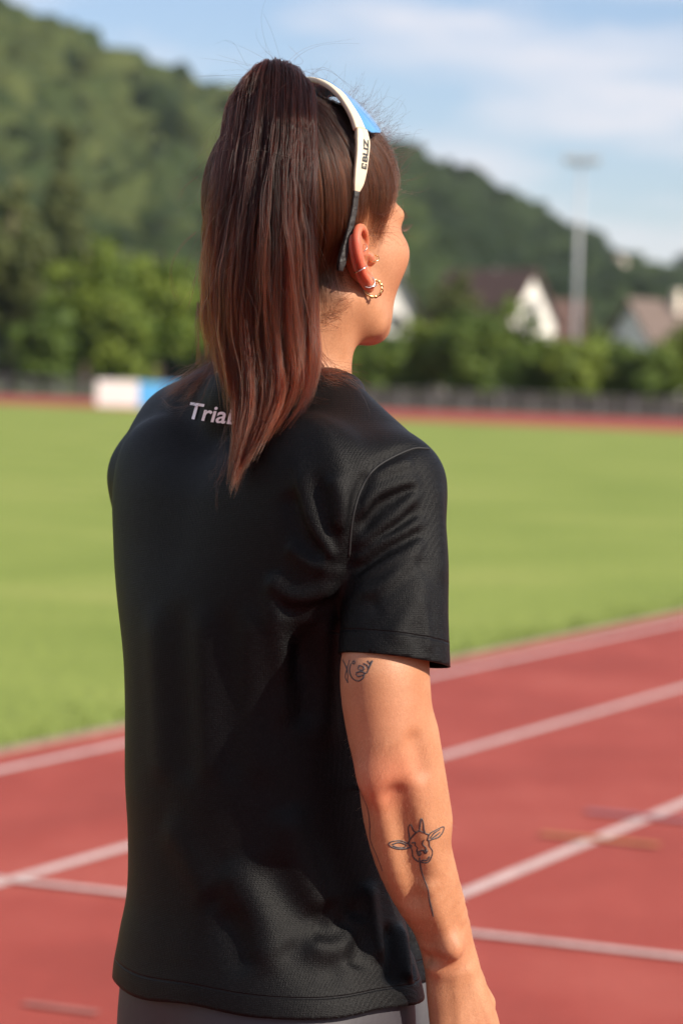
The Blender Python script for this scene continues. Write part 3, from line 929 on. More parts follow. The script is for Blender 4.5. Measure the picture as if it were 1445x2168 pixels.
def yoke(p, g=0.0):
    d = d_cone(p, Q(676, 884, -.02), Q(822, 1035, -.113), .047 + g, .0455 + g)
    d = smin(d, d_chain(p, [Q(490, 866, .035), Q(402, 926, .090), LS], [.048 + g, .051 + g, .0455 + g], .01), .02)
    return d
# ------------------------------------------------------------------ skin body as one surface
def culled(f, p, pts, pad):
    """evaluate f only near the box round pts; elsewhere the distance to that box stands in"""
    pts = np.asarray(pts); lo = (pts.min(0) - pad).astype(np.float32); hi = (pts.max(0) + pad).astype(np.float32)
    g = np.maximum(np.maximum(lo - p, p - hi), 0)
    o = np.sqrt((g * g).sum(1)) + pad * .35
    s_ = o <= pad * .35 + .012
    if s_.any(): o[s_] = f(p[s_])
    return o
_bh = [H(a, b, c) for a in (-.06, .06) for b in (-.095, .10) for c in (-.09, .13)]
_ba = [a[:3] for a in _ap]
_bl = [LS, LE, LW, LW + (LW - LE) * .5]
_bn = [NK0, NK1, Q(545, 850, -.03), Q(660, 850, .01), H(0, -.05, -.04)]
_bhand = [HND(-.02, -.03, -.05), HND(.17, .05, .02), HND(.1, 0, -.08), HND(.02, .05, -.03)]
_f_arm0, _f_hand0 = f_arm, f_hand
def f_hand(p): return culled(_f_hand0, p, _bhand, .05)
def f_skin(p):
    d = culled(f_head, p, _bh, .06)
    d = smin(d, culled(f_neck, p, _bn, .10), .022)
    t = smax(trunk(p, -.016), p[:, 2] - zq(915), .05)
    t = smin(t, yoke(p, -.012), .05)
    d = smin(d, t, .03)
    d = smin(d, culled(f_arm, p, _ba + _bhand, .07), .012)
    d = smin(d, culled(f_larm, p, _bl, .08), .012)
    return smax(d, zq(2290) - p[:, 2], .03)

# ------------------------------------------------------------------ shirt
SLV = [(823, 1035, -.113, .0460), (833, 1120, -.117, .0458), (840, 1200, -.121, .0450), (836, 1300, -.125, .0462), (833, 1400, -.127, .0488), (832, 1470, -.128, .0500)]
_sv = spline(np.array([[*QA(a, b, c), r] for a, b, c, r in SLV]), 16)
LSE = LS + (LE - LS) * .86
def f_sleeve(p):
    s = None
    for a, b in zip(_sv[:-1], _sv[1:]):
        e = d_cone(p, a[:3], b[:3], a[3], b[3])
        s = e if s is None else np.minimum(s, e)
    return s
def f_shirt0(p):
    t = trunk(p, 0.0)
    t = smax(t, p[:, 2] - zq(925), .06)
    t = smin(t, yoke(p), .045)
    t = smin(t, d_cone(p, Q(850, 1900, .06), Q(878, 2130, .055), .016, .024), .045)      # front of the shirt beyond the arm
    # shoulder blades
    t = smin(t, d_ell(p, Q(640, 1090, -.130), np.stack([Rb, Fb, UP]), (.060, .020, .080)), .06)
    t = smin(t, d_ell(p, Q(345, 1090, .02), np.stack([Rb, Fb, UP]), (.050, .022, .075)), .05)
    # collar
    c = smax(f_neck(p) - .006, p[:, 2] - (zq(826) + (p[:, 0] - Q(583, 800)[0]) * -.06 - (p[:, 1] - Q(583, 800)[1]) * .28), .006)
    t = smin(t, c, .028)
    s = f_sleeve(p)
    t = smin(t, s, np.interp(p[:, 2], [zq(1290), zq(1150)], [.004, .018]).astype(np.float32))
    l = d_chain(p, [LS, LS * .5 + LSE * .5, LSE], [.0460, .047, .049])
    t = smin(t, l, .016)
    return t
FOLDS = []
def f_shirt(p):
    d = f_shirt0(p)
    near = np.abs(d) < .026
    if near.any() and FOLDS:
        q = p[near]; disp = np.zeros(len(q), np.float32)
        for pts, w0, w1, amp in FOLDS:
            best = np.full(len(q), 1e9, np.float32); tt = np.zeros(len(q), np.float32)
            n = len(pts) - 1
            lo_, hi_ = pts.min(0) - .06, pts.max(0) + .06
            sel = ((q > lo_) & (q < hi_)).all(1)
            if not sel.any(): continue
            qs = q[sel]; bs = best[sel]; ts = tt[sel]
            for i in range(n):
                a = pts[i].astype(np.float32); ab = (pts[i + 1] - pts[i]).astype(np.float32)
                t = np.clip(((qs - a) @ ab) / float(ab @ ab), 0, 1)
                e = ((qs - a - t[:, None] * ab) ** 2).sum(1)
                m_ = e < bs
                bs = np.where(m_, e, bs); ts = np.where(m_, (i + t) / n, ts)
            w = w0 + (w1 - w0) * ts
            env = np.clip(ts * 5, 0, 1) * np.clip((1 - ts) * 5, 0, 1); env = env * env * (3 - 2 * env)
            disp[sel] += amp * np.exp(-bs / (w * w)) * env
        d = d.copy(); d[near] -= disp
    return d

def fold(px, w, amp, w1=None, n=14):
    pts = hit(f_shirt0, spline(px, n))
    pts = pts[~np.isnan(pts).any(1)]
    if len(pts) > 2: FOLDS.append((pts, w, w1 or w, amp))
# creases that run into the armpit
fold([(632, 950), (644, 1050), (664, 1112), (692, 1158), (714, 1195)], .0090, .0050, .0050)
fold([(665, 990), (684, 1080), (712, 1170), (722, 1215)], .0085, -.0030)
fold([(700, 1000), (720, 1060), (716, 1135)], .0075, .0040)
fold([(612, 1030), (634, 1120), (690, 1200)], .011, -.0042)
fold([(600, 1150), (650, 1186), (704, 1208)], .0075, .0028)
fold([(572, 1205), (590, 1246), (625, 1266), (675, 1262), (722, 1232)], .0080, .0042)
fold([(578, 1230), (605, 1284), (655, 1292), (720, 1258)], .0090, -.0036)
fold([(574, 1205), (590, 1330), (602, 1440), (600, 1560)], .011, .0045)
fold([(622, 1300), (636, 1420), (640, 1560)], .016, -.0042)
fold([(680, 1290), (690, 1420), (690, 1600)], .014, .0030)
# armhole and sleeve
fold([(905, 945), (868, 950), (800, 985), (765, 1030), (745, 1100), (738, 1180), (730, 1245)], .0052, -.0035)
fold([(765, 1012), (820, 990), (880, 975)], .0065, .0026)
fold([(752, 1112), (790, 1050), (845, 1026), (895, 1016)], .0062, .0038)
fold([(752, 1136), (795, 1076), (845, 1046), (890, 1030)], .0055, -.0034)
fold([(746, 1172), (800, 1122), (850, 1080), (892, 1026)], .0058, .0044)
fold([(745, 1188), (800, 1140), (850, 1108), (890, 1068)], .0055, -.0036)
fold([(740, 1200), (800, 1152), (850, 1126), (905, 1094)], .0056, .0044)
fold([(742, 1220), (800, 1180), (850, 1150), (905, 1120)], .0055, -.0032)
fold([(742, 1236), (810, 1196), (860, 1168), (905, 1136)], .0056, .0036)
fold([(742, 1256), (800, 1244), (856, 1200), (895, 1150)], .0062, .0038)
fold([(760, 1290), (820, 1268), (870, 1210), (900, 1180)], .008, -.0026)
fold([(790, 1290), (845, 1250), (895, 1180)], .008, .0024)
fold([(820, 1362), (868, 1300), (905, 1215)], .009, .0028)
fold([(890, 1255), (900, 1320), (908, 1390)], .0055, .0024)
fold([(760, 1375), (830, 1368), (880, 1352)], .010, .0018)
fold([(925, 1010), (932, 1120), (934, 1250)], .012, .0018)
# the tail of the shirt
fold([(340, 1730), (390, 1800), (440, 1890), (480, 1960)], .018, .0030)
fold([(470, 1820), (520, 1890), (556, 1960), (572, 2080)], .015, .0055)
fold([(430, 1880), (490, 1970), (520, 2080)], .014, -.0042)
fold([(600, 1700), (635, 1790), (668, 1880), (690, 1935)], .015, .0062)
fold([(560, 1800), (600, 1890), (650, 1945), (712, 1950)], .015, -.0045)
fold([(640, 1985), (700, 2005), (745, 1975), (760, 1930)], .012, .0045)
fold([(655, 1960), (705, 1975), (738, 1940)], .011, -.0040)
fold([(600, 1990), (650, 2050), (740, 2060)], .016, -.0030)
fold([(775, 1860), (785, 1950), (800, 2050)], .011, .0050)
fold([(740, 1900), (755, 2000), (750, 2060)], .011, -.0035)
fold([(822, 1950), (828, 2030), (828, 2100)], .007, -.0065)
fold([(845, 1950), (858, 2030), (862, 2090)], .009, .0050)
fold([(870, 1990), (872, 2040), (872, 2085)], .006, -.0030)
# long soft hangs down the back
for x_, a_ in ((330, .0022), (385, -.0024), (430, .0022), (485, -.0022), (535, .0026)):
    fold([(x_ - 6, 1260), (x_, 1400), (x_ + 8, 1560), (x_ + 14, 1680)], .017, a_)

# ------------------------------------------------------------------ materials of the figure
def skin_mat(name, sss, scale_, radius=(1.0, 0.32, 0.16), tint=(1, 1, 1)):
    ma, nt, b = mat_new(name)
    n1, r1 = ramp_noise(nt, [(0.25, (0.362, 0.158, 0.076)), (0.5, (0.408, 0.191, 0.098)), (0.75, (0.45, 0.223, 0.120))], 34.0, 7)
    n2, r2 = ramp_noise(nt, [(0.32, (0.90, 0.87, 0.86)), (0.66, (1.06, 1.06, 1.06))], 520.0, 4)
    c = mixc(nt, r1.outputs['Color'], r2.outputs['Color'], 1.0, 'MULTIPLY')
    a = nt.nodes.new('ShaderNodeAttribute'); a.attribute_name = 'flush_glow'
    c = mixc(nt, c, (0.50, 0.135, 0.085), a.outputs['Fac'])
    hm = nt.nodes.new('ShaderNodeAttribute'); hm.attribute_name = 'scalp'
    c = mixc(nt, c, (0.034, 0.017, 0.011), hm.outputs['Fac'])
    if tint != (1, 1, 1): c = mixc(nt, c, tint, 1.0, 'MULTIPLY')
    nt.links.new(c, b.inputs['Base Color'])
    b.inputs['Roughness'].default_value = 0.54
    b.inputs['Specular IOR Level'].default_value = 0.42
    b.inputs['Subsurface Weight'].default_value = sss
    b.inputs['Subsurface Scale'].default_value = scale_
    b.inputs['Subsurface Radius'].default_value = radius
    n3, r3 = ramp_noise(nt, [(0.3, (0, 0, 0)), (0.7, (1, 1, 1))], 900.0, 3)
    bp = nt.nodes.new('ShaderNodeBump'); bp.inputs['Strength'].default_value = 0.40; bp.inputs['Distance'].default_value = 0.0007
    nt.links.new(n3.outputs['Fac'], bp.inputs['Height'])
    bp2 = nt.nodes.new('ShaderNodeBump'); bp2.inputs['Strength'].default_value = 0.08; bp2.inputs['Distance'].default_value = 0.002
    nt.links.new(n1.outputs['Fac'], bp2.inputs['Height']); nt.links.new(bp.outputs['Normal'], bp2.inputs['Normal'])
    nt.links.new(bp2.outputs['Normal'], b.inputs['Normal'])
    return ma
M_skin = skin_mat('skin', 0.07, 0.007)
M_ear = skin_mat('ear_skin', 0.75, 0.012, (1.0, 0.20, 0.10), (1.0, 0.86, 0.80))

def shirt_mat():
    ma, nt, b = mat_new('black_jersey')
    b.inputs['Roughness'].default_value = 0.46
    b.inputs['Specular IOR Level'].default_value = 0.125
    b.inputs['Sheen Weight'].default_value = 0.0
    b.inputs['Sheen Roughness'].default_value = 0.4
    uv = nt.nodes.new('ShaderNodeAttribute'); uv.attribute_name = 'cloth'
    # fine ripstop grid of the knit
    hs_ = []
    sep = nt.nodes.new('ShaderNodeSeparateXYZ'); nt.links.new(uv.outputs['Vector'], sep.inputs['Vector'])
    for ch, per in (('X', .0016), ('Y', .0016)):
        mu = nt.nodes.new('ShaderNodeMath'); mu.operation = 'MULTIPLY'; mu.inputs[1].default_value = 2 * math.pi / per
        si = nt.nodes.new('ShaderNodeMath'); si.operation = 'SINE'
        nt.links.new(sep.outputs[ch], mu.inputs[0]); nt.links.new(mu.outputs[0], si.inputs[0]); hs_.append(si)
    mxm = nt.nodes.new('ShaderNodeMath'); mxm.operation = 'MAXIMUM'
    nt.links.new(hs_[0].outputs[0], mxm.inputs[0]); nt.links.new(hs_[1].outputs[0], mxm.inputs[1])
    n, r = ramp_noise(nt, [(0.36, (0.0010, 0.0010, 0.0014)), (0.50, (0.0028, 0.0028, 0.0033)), (0.66, (0.0090, 0.0088, 0.0094))], 640.0, 5, rough=0.7)
    mr = nt.nodes.new('ShaderNodeMapRange'); mr.inputs['From Min'].default_value = -1; mr.inputs['From Max'].default_value = 1
    mr.inputs['To Min'].default_value = 0.85; mr.inputs['To Max'].default_value = 1.08
    nt.links.new(mxm.outputs[0], mr.inputs['Value'])
    vm = nt.nodes.new('ShaderNodeVectorMath'); vm.operation = 'SCALE'
    nt.links.new(r.outputs['Color'], vm.inputs[0]); nt.links.new(mr.outputs['Result'], vm.inputs['Scale'])
    # rows of stitching along the hems
    hd_ = nt.nodes.new('ShaderNodeAttribute'); hd_.attribute_name = 'hem'
    wv = nt.nodes.new('ShaderNodeMapRange'); wv.interpolation_type = 'SMOOTHSTEP'
    sb_ = nt.nodes.new('ShaderNodeMath'); sb_.operation = 'SUBTRACT'; sb_.inputs[1].default_value = .0195
    ab_ = nt.nodes.new('ShaderNodeMath'); ab_.operation = 'ABSOLUTE'
    nt.links.new(hd_.outputs['Fac'], sb_.inputs[0]); nt.links.new(sb_.outputs[0], ab_.inputs[0])
    nt.links.new(ab_.outputs[0], wv.inputs['Value'])
    wv.inputs['From Min'].default_value = .0004; wv.inputs['From Max'].default_value = .0016
    c = mixc(nt, (0.004, 0.004, 0.005), vm.outputs['Vector'], wv.outputs['Result'])
    nt.links.new(c, b.inputs['Base Color'])
    bp = nt.nodes.new('ShaderNodeBump'); bp.inputs['Strength'].default_value = 0.22; bp.inputs['Distance'].default_value = 0.0005
    nt.links.new(mxm.outputs[0], bp.inputs['Height'])
    bp1 = nt.nodes.new('ShaderNodeBump'); bp1.inputs['Strength'].default_value = 0.8; bp1.inputs['Distance'].default_value = 0.0012
    nt.links.new(wv.outputs['Result'], bp1.inputs['Height']); nt.links.new(bp.outputs['Normal'], bp1.inputs['Normal'])
    n5, r5 = ramp_noise(nt, [(0.3, (0, 0, 0)), (0.7, (1, 1, 1))], 26.0, 4, dist=0.6)
    bp2 = nt.nodes.new('ShaderNodeBump'); bp2.inputs['Strength'].default_value = 0.10; bp2.inputs['Distance'].default_value = 0.004
    nt.links.new(n5.outputs['Fac'], bp2.inputs['Height']); nt.links.new(bp1.outputs['Normal'], bp2.inputs['Normal'])
    bp3 = nt.nodes.new('ShaderNodeBump'); bp3.inputs['Strength'].default_value = 0.8; bp3.inputs['Distance'].default_value = 0.0007
    nt.links.new(n.outputs['Fac'], bp3.inputs['Height']); nt.links.new(bp2.outputs['Normal'], bp3.inputs['Normal'])
    nt.links.new(bp3.outputs['Normal'], b.inputs['Normal'])
    return ma
M_shirt = shirt_mat()
M_legg = plain('grey_leggings', (0.030, 0.026, 0.033), 0.6, var=0.08, scale=60, bump=0.05)
M_ink = plain('tattoo_ink', (0.050, 0.040, 0.045), 0.55)

def point_attr(me, name, vals):
    a = me.attributes.new(name, 'FLOAT', 'POINT'); a.data.foreach_set('value', np.asarray(vals, np.float32))

# hairline height over the ear-canal plane, by how far forward on the head
HLf = [-.11, -.085, -.055, -.030, -.016, -.002, .012, .024, .034, .048, .062, .076, .09]
HLu = [-.060, -.066, -.060, -.042, -.010, .020, .022, .004, .004, .024, .038, .058, .078]
def hair_mask(p):
    q = (p - HO) @ AX.T
    return q[:, 2] - np.interp(q[:, 1], HLf, HLu)

# ------------------------------------------------------------------ body
b_lo = np.array([-.30, 2.28, .82]); b_hi = np.array([.20, 2.92, 1.80])
V, F = surfnet(f_skin, b_lo, b_hi, .0030, slack=1.5)
me = mesh_np('body', V, F)
hmv = hair_mask(V); inhead = V[:, 2] > Q(653, 720)[2]
point_attr(me, 'scalp', np.where(inhead, np.clip(hmv / .034 + .12, 0, 1) ** 1.2 * .96, 0))
fl = np.zeros(len(V))
for c_, r_, a_ in ((QA(808, 1640, -.15), .030, .60), (QA(950, 2010, -.095), .020, .22), (HND(.092, -.002, .012), .024, .62), (QA(800, 1540, -.15), .040, .20), (H(.05, .06, -.02), .03, .12), (QA(770, 1430, -.12), .04, .2)):
    fl = np.maximum(fl, a_ * np.exp(-((V - c_) ** 2).sum(1) / r_ ** 2))
point_attr(me, 'flush_glow', fl)
body = link('body', me, person, M_skin)

# ------------------------------------------------------------------ ears
EA = R(20)
def ear_axes(s):
    b = -Fh * math.cos(EA) + Rh * s * math.sin(EA)
    v = nrmv(Uh * .985 - Fh * .17); b = nrmv(b - v * float(b @ v))
    return b, v, np.cross(b, v) * (1 if s > 0 else -1)
def build_ear(s):
    eB, eV, eN = ear_axes(s)
    if eN @ Rh * s < 0: eN = -eN
    E0 = H(s * .0712, .001, 0)
    def EP(b, v, n=0.0): return E0 + (eB * b + eV * v) * .95 + eN * n
    hel = [EP(.004, .004, .001), EP(-.001, .012, .003), EP(.000, .022, .005), EP(.006, .0300, .006), EP(.016, .0325, .006), EP(.0255, .026, .006), EP(.0300, .014, .006), EP(.0300, .002, .006), EP(.0265, -.009, .005), EP(.019, -.0175, .004), EP(.0125, -.025, .003)]
    hr = [.0022, .0026, .0030, .0034, .0038, .0040, .0039, .0036, .0034, .0034, .0036]
    hs2 = spline(np.column_stack([hel, hr]), 40)
    anti = spline(np.array([[*EP(.010, -.014, .002), .003], [*EP(.019, -.006, .003), .0036], [*EP(.0215, .006, .003), .0036], [*EP(.017, .017, .003), .0032], [*EP(.009, .022, .002), .0024]]), 16)
    A = np.stack([eB, eV, eN])
    def f(p):
        d = d_ell(p, EP(.014, .004, -.001), A, (.0165, .028, .0048))
        d = smin(d, d_ell(p, EP(.010, .000, -.006), A, (.012, .020, .009)), .006)
        d = smin(d, d_ell(p, EP(.0095, -.0225, .001), A, (.0085, .0098, .0046)), .006)
        d = smax(d, -d_ell(p, EP(.0095, -.001, .007), A, (.0095, .0135, .0085)), .003)
        d = smax(d, -d_ell(p, EP(.0225, .018, .007), A, (.0055, .010, .005)), .003)
        for ch, k in ((anti, .003), (hs2, .0028)):
            e = None
            for x, y in zip(ch[:-1], ch[1:]):
                g = d_cone(p, x[:3], y[:3], x[3], y[3]); e = g if e is None else np.minimum(e, g)
            d = smin(d, e, k)
        d = smin(d, d_ell(p, EP(-.001, -.003, .004), A, (.0038, .0065, .0045)), .004)
        d = smin(d, d_ell(p, EP(.004, .004, -.006), A, (.006, .022, .006)), .005)
        return d
    pts = np.array([EP(a, b, c) for a in (-.010, .040) for b in (-.040, .042) for c in (-.022, .018)])
    V, F = surfnet(f, pts.min(0), pts.max(0), .0010, slack=2.0, proj=1)
    me = mesh_np('ear', V, F)
    w = (V - E0) @ eB; v_ = (V - E0) @ eV
    point_attr(me, 'flush_glow', np.clip(.42 + (w - .010) * 26, .05, .85) * np.clip(1.1 + v_ * 4, .6, 1))  # redder towards the rim: sunlight glowing through the ear, put into the colour
    point_attr(me, 'scalp', np.zeros(len(V)))
    link('ear', me, body, M_ear)
    return EP
EPr = build_ear(1)
EPl = build_ear(-1)

# eyes and lashes
M_eye = plain('eye_white', (.75, .72, .70), .15)
M_iris = plain('iris', (.10, .055, .03), .1)
for s in (-1, 1):
    bm = bmesh.new(); bmesh.ops.create_uvsphere(bm, u_segments=18, v_segments=12, radius=.0122)
    me = bpy.data.meshes.new('eye'); bm.to_mesh(me); bm.free(); me.transform(Matrix.Translation(Vector(H(s * .031, .0812, .003))))
    eo = link('eye', me, body, M_eye)
    mb = MB(); c_ = H(s * .031, .0812, .003); mb.tube([c_ + Fh * .0108, c_ + Fh * .0124], [.0062, .0048], 16); mb.build('iris', M_iris, eo, True)

# ------------------------------------------------------------------ shirt
s_lo = np.array([-.30, 2.28, .86]); s_hi = np.array([.20, 2.92, 1.62])
V, F = surfnet(f_shirt, s_lo, s_hi, .0030, slack=1.7, proj=1)
hemZ = float(Q(583, 2090, 0)[2])
sp = QA(833, 1398, -.127); sn = nrmv(QA(833, 1450, -.127) - QA(835, 1350, -.125) + np.array([-.004, 0, 0]))
lp, ln = LSE - (LSE - LS) * .06, nrmv(LSE - LS)
me = mesh_np('shirt', V, F)
V32 = V.astype(np.float32)
is_sl = (f_sleeve(V32) < trunk(V32) - .002) & (np.abs(V[:, 2] - sp[2]) < .10)
lsd = d_chain(V32, [LS, LSE], [.047, .049])
is_ll = (lsd < trunk(V32) - .001) & (V[:, 2] < lp[2] + .05)
bm = bmesh.new(); bm.from_mesh(me); bm.verts.ensure_lookup_table()
# right cuff, left cuff, then the hem (indices stay valid until each cut is made, so tag first)
lay = bm.verts.layers.int.new('part')
for v, a, b in zip(bm.verts, is_sl, is_ll): v[lay] = 1 if a else (2 if b else 0)
def cut2(tagv, pt, n):
    vs = [v for v in bm.verts if tagv == 0 or v[lay] == tagv]; s = set(vs)
    g = vs + [e for e in bm.edges if e.verts[0] in s and e.verts[1] in s] + [f for f in bm.faces if all(v in s for v in f.verts)]
    bmesh.ops.bisect_plane(bm, geom=g, plane_co=Vector(pt), plane_no=Vector(n), clear_outer=True, dist=1e-6)
cut2(1, sp, sn); cut2(2, lp, ln); cut2(0, (0, 0, hemZ), (0, 0, -1))
bmesh.ops.remove_doubles(bm, verts=bm.verts[:], dist=.0010)
bm.to_mesh(me); bm.free()
n_ = len(me.vertices); co = np.zeros(n_ * 3, np.float32); me.vertices.foreach_get('co', co); co = co.reshape(-1, 3)
part = np.zeros(n_, np.int32); me.attributes['part'].data.foreach_get('value', part)
hem = co[:, 2] - hemZ
slv = (f_sleeve(co) < trunk(co) - .002) & (np.abs(co[:, 2] - sp[2]) < .09)
hem = np.where(slv, np.minimum(hem, (sp - co) @ sn), hem)
point_attr(me, 'hem', hem)
ct = me.attributes.new('cloth', 'FLOAT_VECTOR', 'POINT')
uvw = np.column_stack([co @ (Rb * .8 + Fb * .2), co[:, 2], co @ Fb]).astype(np.float32)
uvw[slv] = np.column_stack([co @ nrmv(c_right + Fb * .4), co[:, 2], co @ Fb])[slv]
ct.data.foreach_set('vector', uvw.ravel())
# the free edge hangs in gentle waves
wave = np.clip(1 - hem / .10, 0, 1) ** 2 * (~slv)
co2 = co.copy()
co2[:, 2] += wave * (.0025 * np.sin((co @ Rb) * 42 + 1.0) + .0015 * np.sin((co @ Fb) * 60))
lat = (co - foot) @ Rb
co2[:, 2] += wave * np.clip(lat / .16, -1, 1) * .006
me.vertices.foreach_set('co', co2.ravel()); me.update()
shirt = link('shirt', me, person, M_shirt)
so = shirt.modifiers.new('thickness', 'SOLIDIFY'); so.thickness = .0016; so.offset = -1

# stitched seams at the armhole
M_seam = plain('seam_thread', (.006, .006, .007), .7)
for px_ in ([(908, 950), (868, 952), (800, 987), (766, 1032), (746, 1100), (739, 1178)],):
    sp_ = hit(f_shirt, spline(px_, 60), 2.3, 2.9, 260); sp_ = sp_[~np.isnan(sp_).any(1)]
    _, g_ = grad(f_shirt, sp_, .003)
    mb = MB(); mb.tube([tuple(q) for q in sp_ + g_ * .0002], .0009, 8); mb.build('seam', M_seam, shirt, True)

# ------------------------------------------------------------------ leggings and shoes
hipc = np.array([Q(563, 2150, 0)[0], Q(563, 2150, 0)[1], 0])
def legpt(s, z, l, f=0.0): return hipc + Rb * s * l + Fb * f + UP * z
def f_leg(p):
    d = smax(trunk(p, -.009), p[:, 2] - zq(2010), .02)
    d = smin(d, d_cone(p, Q(868, 2060, .06), Q(880, 2300, .05), .026, .042), .04)
    d = smax(d, .80 - p[:, 2], .04)
    d = smin(d, d_ell(p, legpt(1, .885, .065, -.040), np.stack([Rb, Fb, UP]), (.075, .065, .095)), .04)
    d = smin(d, d_ell(p, legpt(-1, .885, .060, -.030), np.stack([Rb, Fb, UP]), (.070, .060, .095)), .04)
    for s in (1, -1):
        d = smin(d, d_chain(p, [legpt(s, .84, .078), legpt(s, .66, .080, .01), legpt(s, .47, .078, .01), legpt(s, .34, .080, -.015), legpt(s, .09, .082, -.02)], [.088, .072, .052, .052, .036], .01), .02)
    return d
V, F = surfnet(f_leg, np.array([-.34, 2.30, .04]), np.array([.22, 2.96, 1.06]), .007, slack=2.0)
link('leggings', mesh_np('leggings', V, F), person, M_legg)
M_shoe = plain('running_shoe', (.07, .07, .08), .6, var=.2, scale=40)
M_sole = plain('shoe_sole', (.7, .7, .68), .6)
for s in (1, -1):
    def f_shoe(p):
        A = np.stack([Rb, Fb, UP])
        d = d_ell(p, legpt(s, .045, .085, .045), A, (.045, .130, .045))
        d = smin(d, d_ell(p, legpt(s, .075, .083, -.02), A, (.042, .065, .055)), .03)
        return smax(d, .022 - p[:, 2], .006)
    c_ = legpt(s, .06, .085, .03)
    V, F = surfnet(f_shoe, c_ - np.array([.2, .2, .06]), c_ + np.array([.2, .2, .1]), .006)
    sh = link('shoe', mesh_np('shoe', V, F), person, M_shoe)
    mb = MB()
    ring = [(math.cos(a) * .047, math.sin(a) * .137 + .035) for a in np.linspace(0, 2 * math.pi, 28, endpoint=False)]
    mb.prism([Vector(legpt(s, .004, .085) + Rb * x + Fb * y) for x, y in ring], (0, 0, .022)); mb.build('sole', M_sole, sh)

# ------------------------------------------------------------------ tattoos: inked lines that follow the skin
def ink(paths, half=.00062):
    VV, FF = [], []; n0 = 0
    for path in paths:
        uv = [(680 + x / 2.6825, 1360 + y / 2.683) for x, y in path]
        L = sum(math.dist(a, b) for a, b in zip(uv, uv[1:]))
        uvs = spline(uv, max(6, int(L / 3.0)))
        pts = hit(f_skin, uvs, 2.28, 2.75, 120)
        pts = pts[~np.isnan(pts).any(1)]
        if len(pts) < 3: continue
        _, g = grad(f_skin, pts, .002)
        t = np.gradient(pts, axis=0); t /= np.linalg.norm(t, axis=1)[:, None] + 1e-9
        s = np.cross(t, g); s /= np.linalg.norm(s, axis=1)[:, None] + 1e-9
        hw = half * (1 + .25 * np.sin(np.linspace(0, 9, len(pts)) + len(path)))
        for lift in (.00012, .00030):
            VV.append(pts + g * lift - s * hw[:, None]); VV.append(pts + g * lift + s * hw[:, None])
        n = len(pts); a = n0 + np.arange(n)
        bl, br, tl, tr_ = a, a + n, a + 2 * n, a + 3 * n
        def q(x, y): FF.append(np.stack([x[:-1], y[:-1], y[1:], x[1:]], 1))
        q(tl, tr_); q(br, bl); q(bl, tl); q(tr_, br)
        n0 += 4 * n
    return mesh_np('tattoo', np.concatenate(VV), np.concatenate(FF))
def circ(x, y, r, n=9): return [(x + r * math.cos(k * 2 * math.pi / n), y + r * math.sin(k * 2 * math.pi / n) * 1.15) for k in range(n + 1)]
calf = [[(380, 1145), (400, 1131), (450, 1126), (490, 1143), (512, 1158), (480, 1171), (430, 1173), (395, 1160), (380, 1145)], [(400, 1148), (440, 1136), (478, 1150), (468, 1164), (430, 1165), (405, 1155)],
        [(497, 1142), (499, 1105), (492, 1062), (500, 1037), (512, 1042), (520, 1066), (533, 1078)], [(488, 1140), (520, 1098), (553, 1072), (592, 1086), (612, 1092)], [(556, 1070), (559, 1040), (567, 1000), (578, 1025), (581, 1060), (588, 1086)],
        [(603, 1118), (612, 1090), (640, 1070), (692, 1047), (687, 1078), (664, 1106), (630, 1118), (606, 1130)], [(616, 1112), (640, 1082), (672, 1062)], [(622, 1116), (650, 1096), (672, 1078)],
        [(495, 1150), (514, 1180), (518, 1212), (534, 1234), (556, 1246), (602, 1250), (624, 1218), (629, 1184), (613, 1158), (610, 1130), (600, 1118)],
        [(510, 1140), (532, 1138), (531, 1152), (546, 1168), (540, 1186), (552, 1194)], [(582, 1122), (572, 1140), (578, 1154), (592, 1164), (594, 1182)], circ(554, 1201, 10), circ(590, 1189, 9), circ(555, 1203, 4), circ(591, 1191, 4),
        [(545, 1192), (572, 1182), (604, 1184)], [(560, 1244), (578, 1238), (602, 1236), (614, 1214), (606, 1226)],
        [(556, 1222), (565, 1288), (581, 1340), (603, 1398), (612, 1460), (624, 1512), (635, 1558)]]
link('tattoo', ink(calf), body, M_ink)
sprig = [[(122, 108), (142, 150), (150, 182), (148, 238)], [(160, 108), (146, 160), (136, 205), (152, 236)], [(168, 128), (160, 168), (174, 208), (206, 228), (236, 212), (244, 186)], [(216, 138), (242, 150), (236, 166), (210, 160), (216, 138)],
         [(196, 182), (226, 174), (254, 184), (266, 166), (272, 150), (290, 112)], [(240, 128), (262, 140), (268, 162)], circ(184, 122, 8), [(196, 188), (208, 202), (238, 194)], [(262, 112), (276, 128), (282, 116)]]
link('tattoo', ink([[(x, y - 8) for x, y in q_] for q_ in sprig]), body, M_ink)
stalk = [[(204, 806), (214, 828), (209, 850), (207, 880), (217, 915)], [(217, 832), (236, 880), (258, 930), (270, 985), (275, 1040), (276, 1110), (292, 1160), (322, 1230), (347, 1300)]]
link('tattoo', ink(stalk, .0006), body, M_ink)

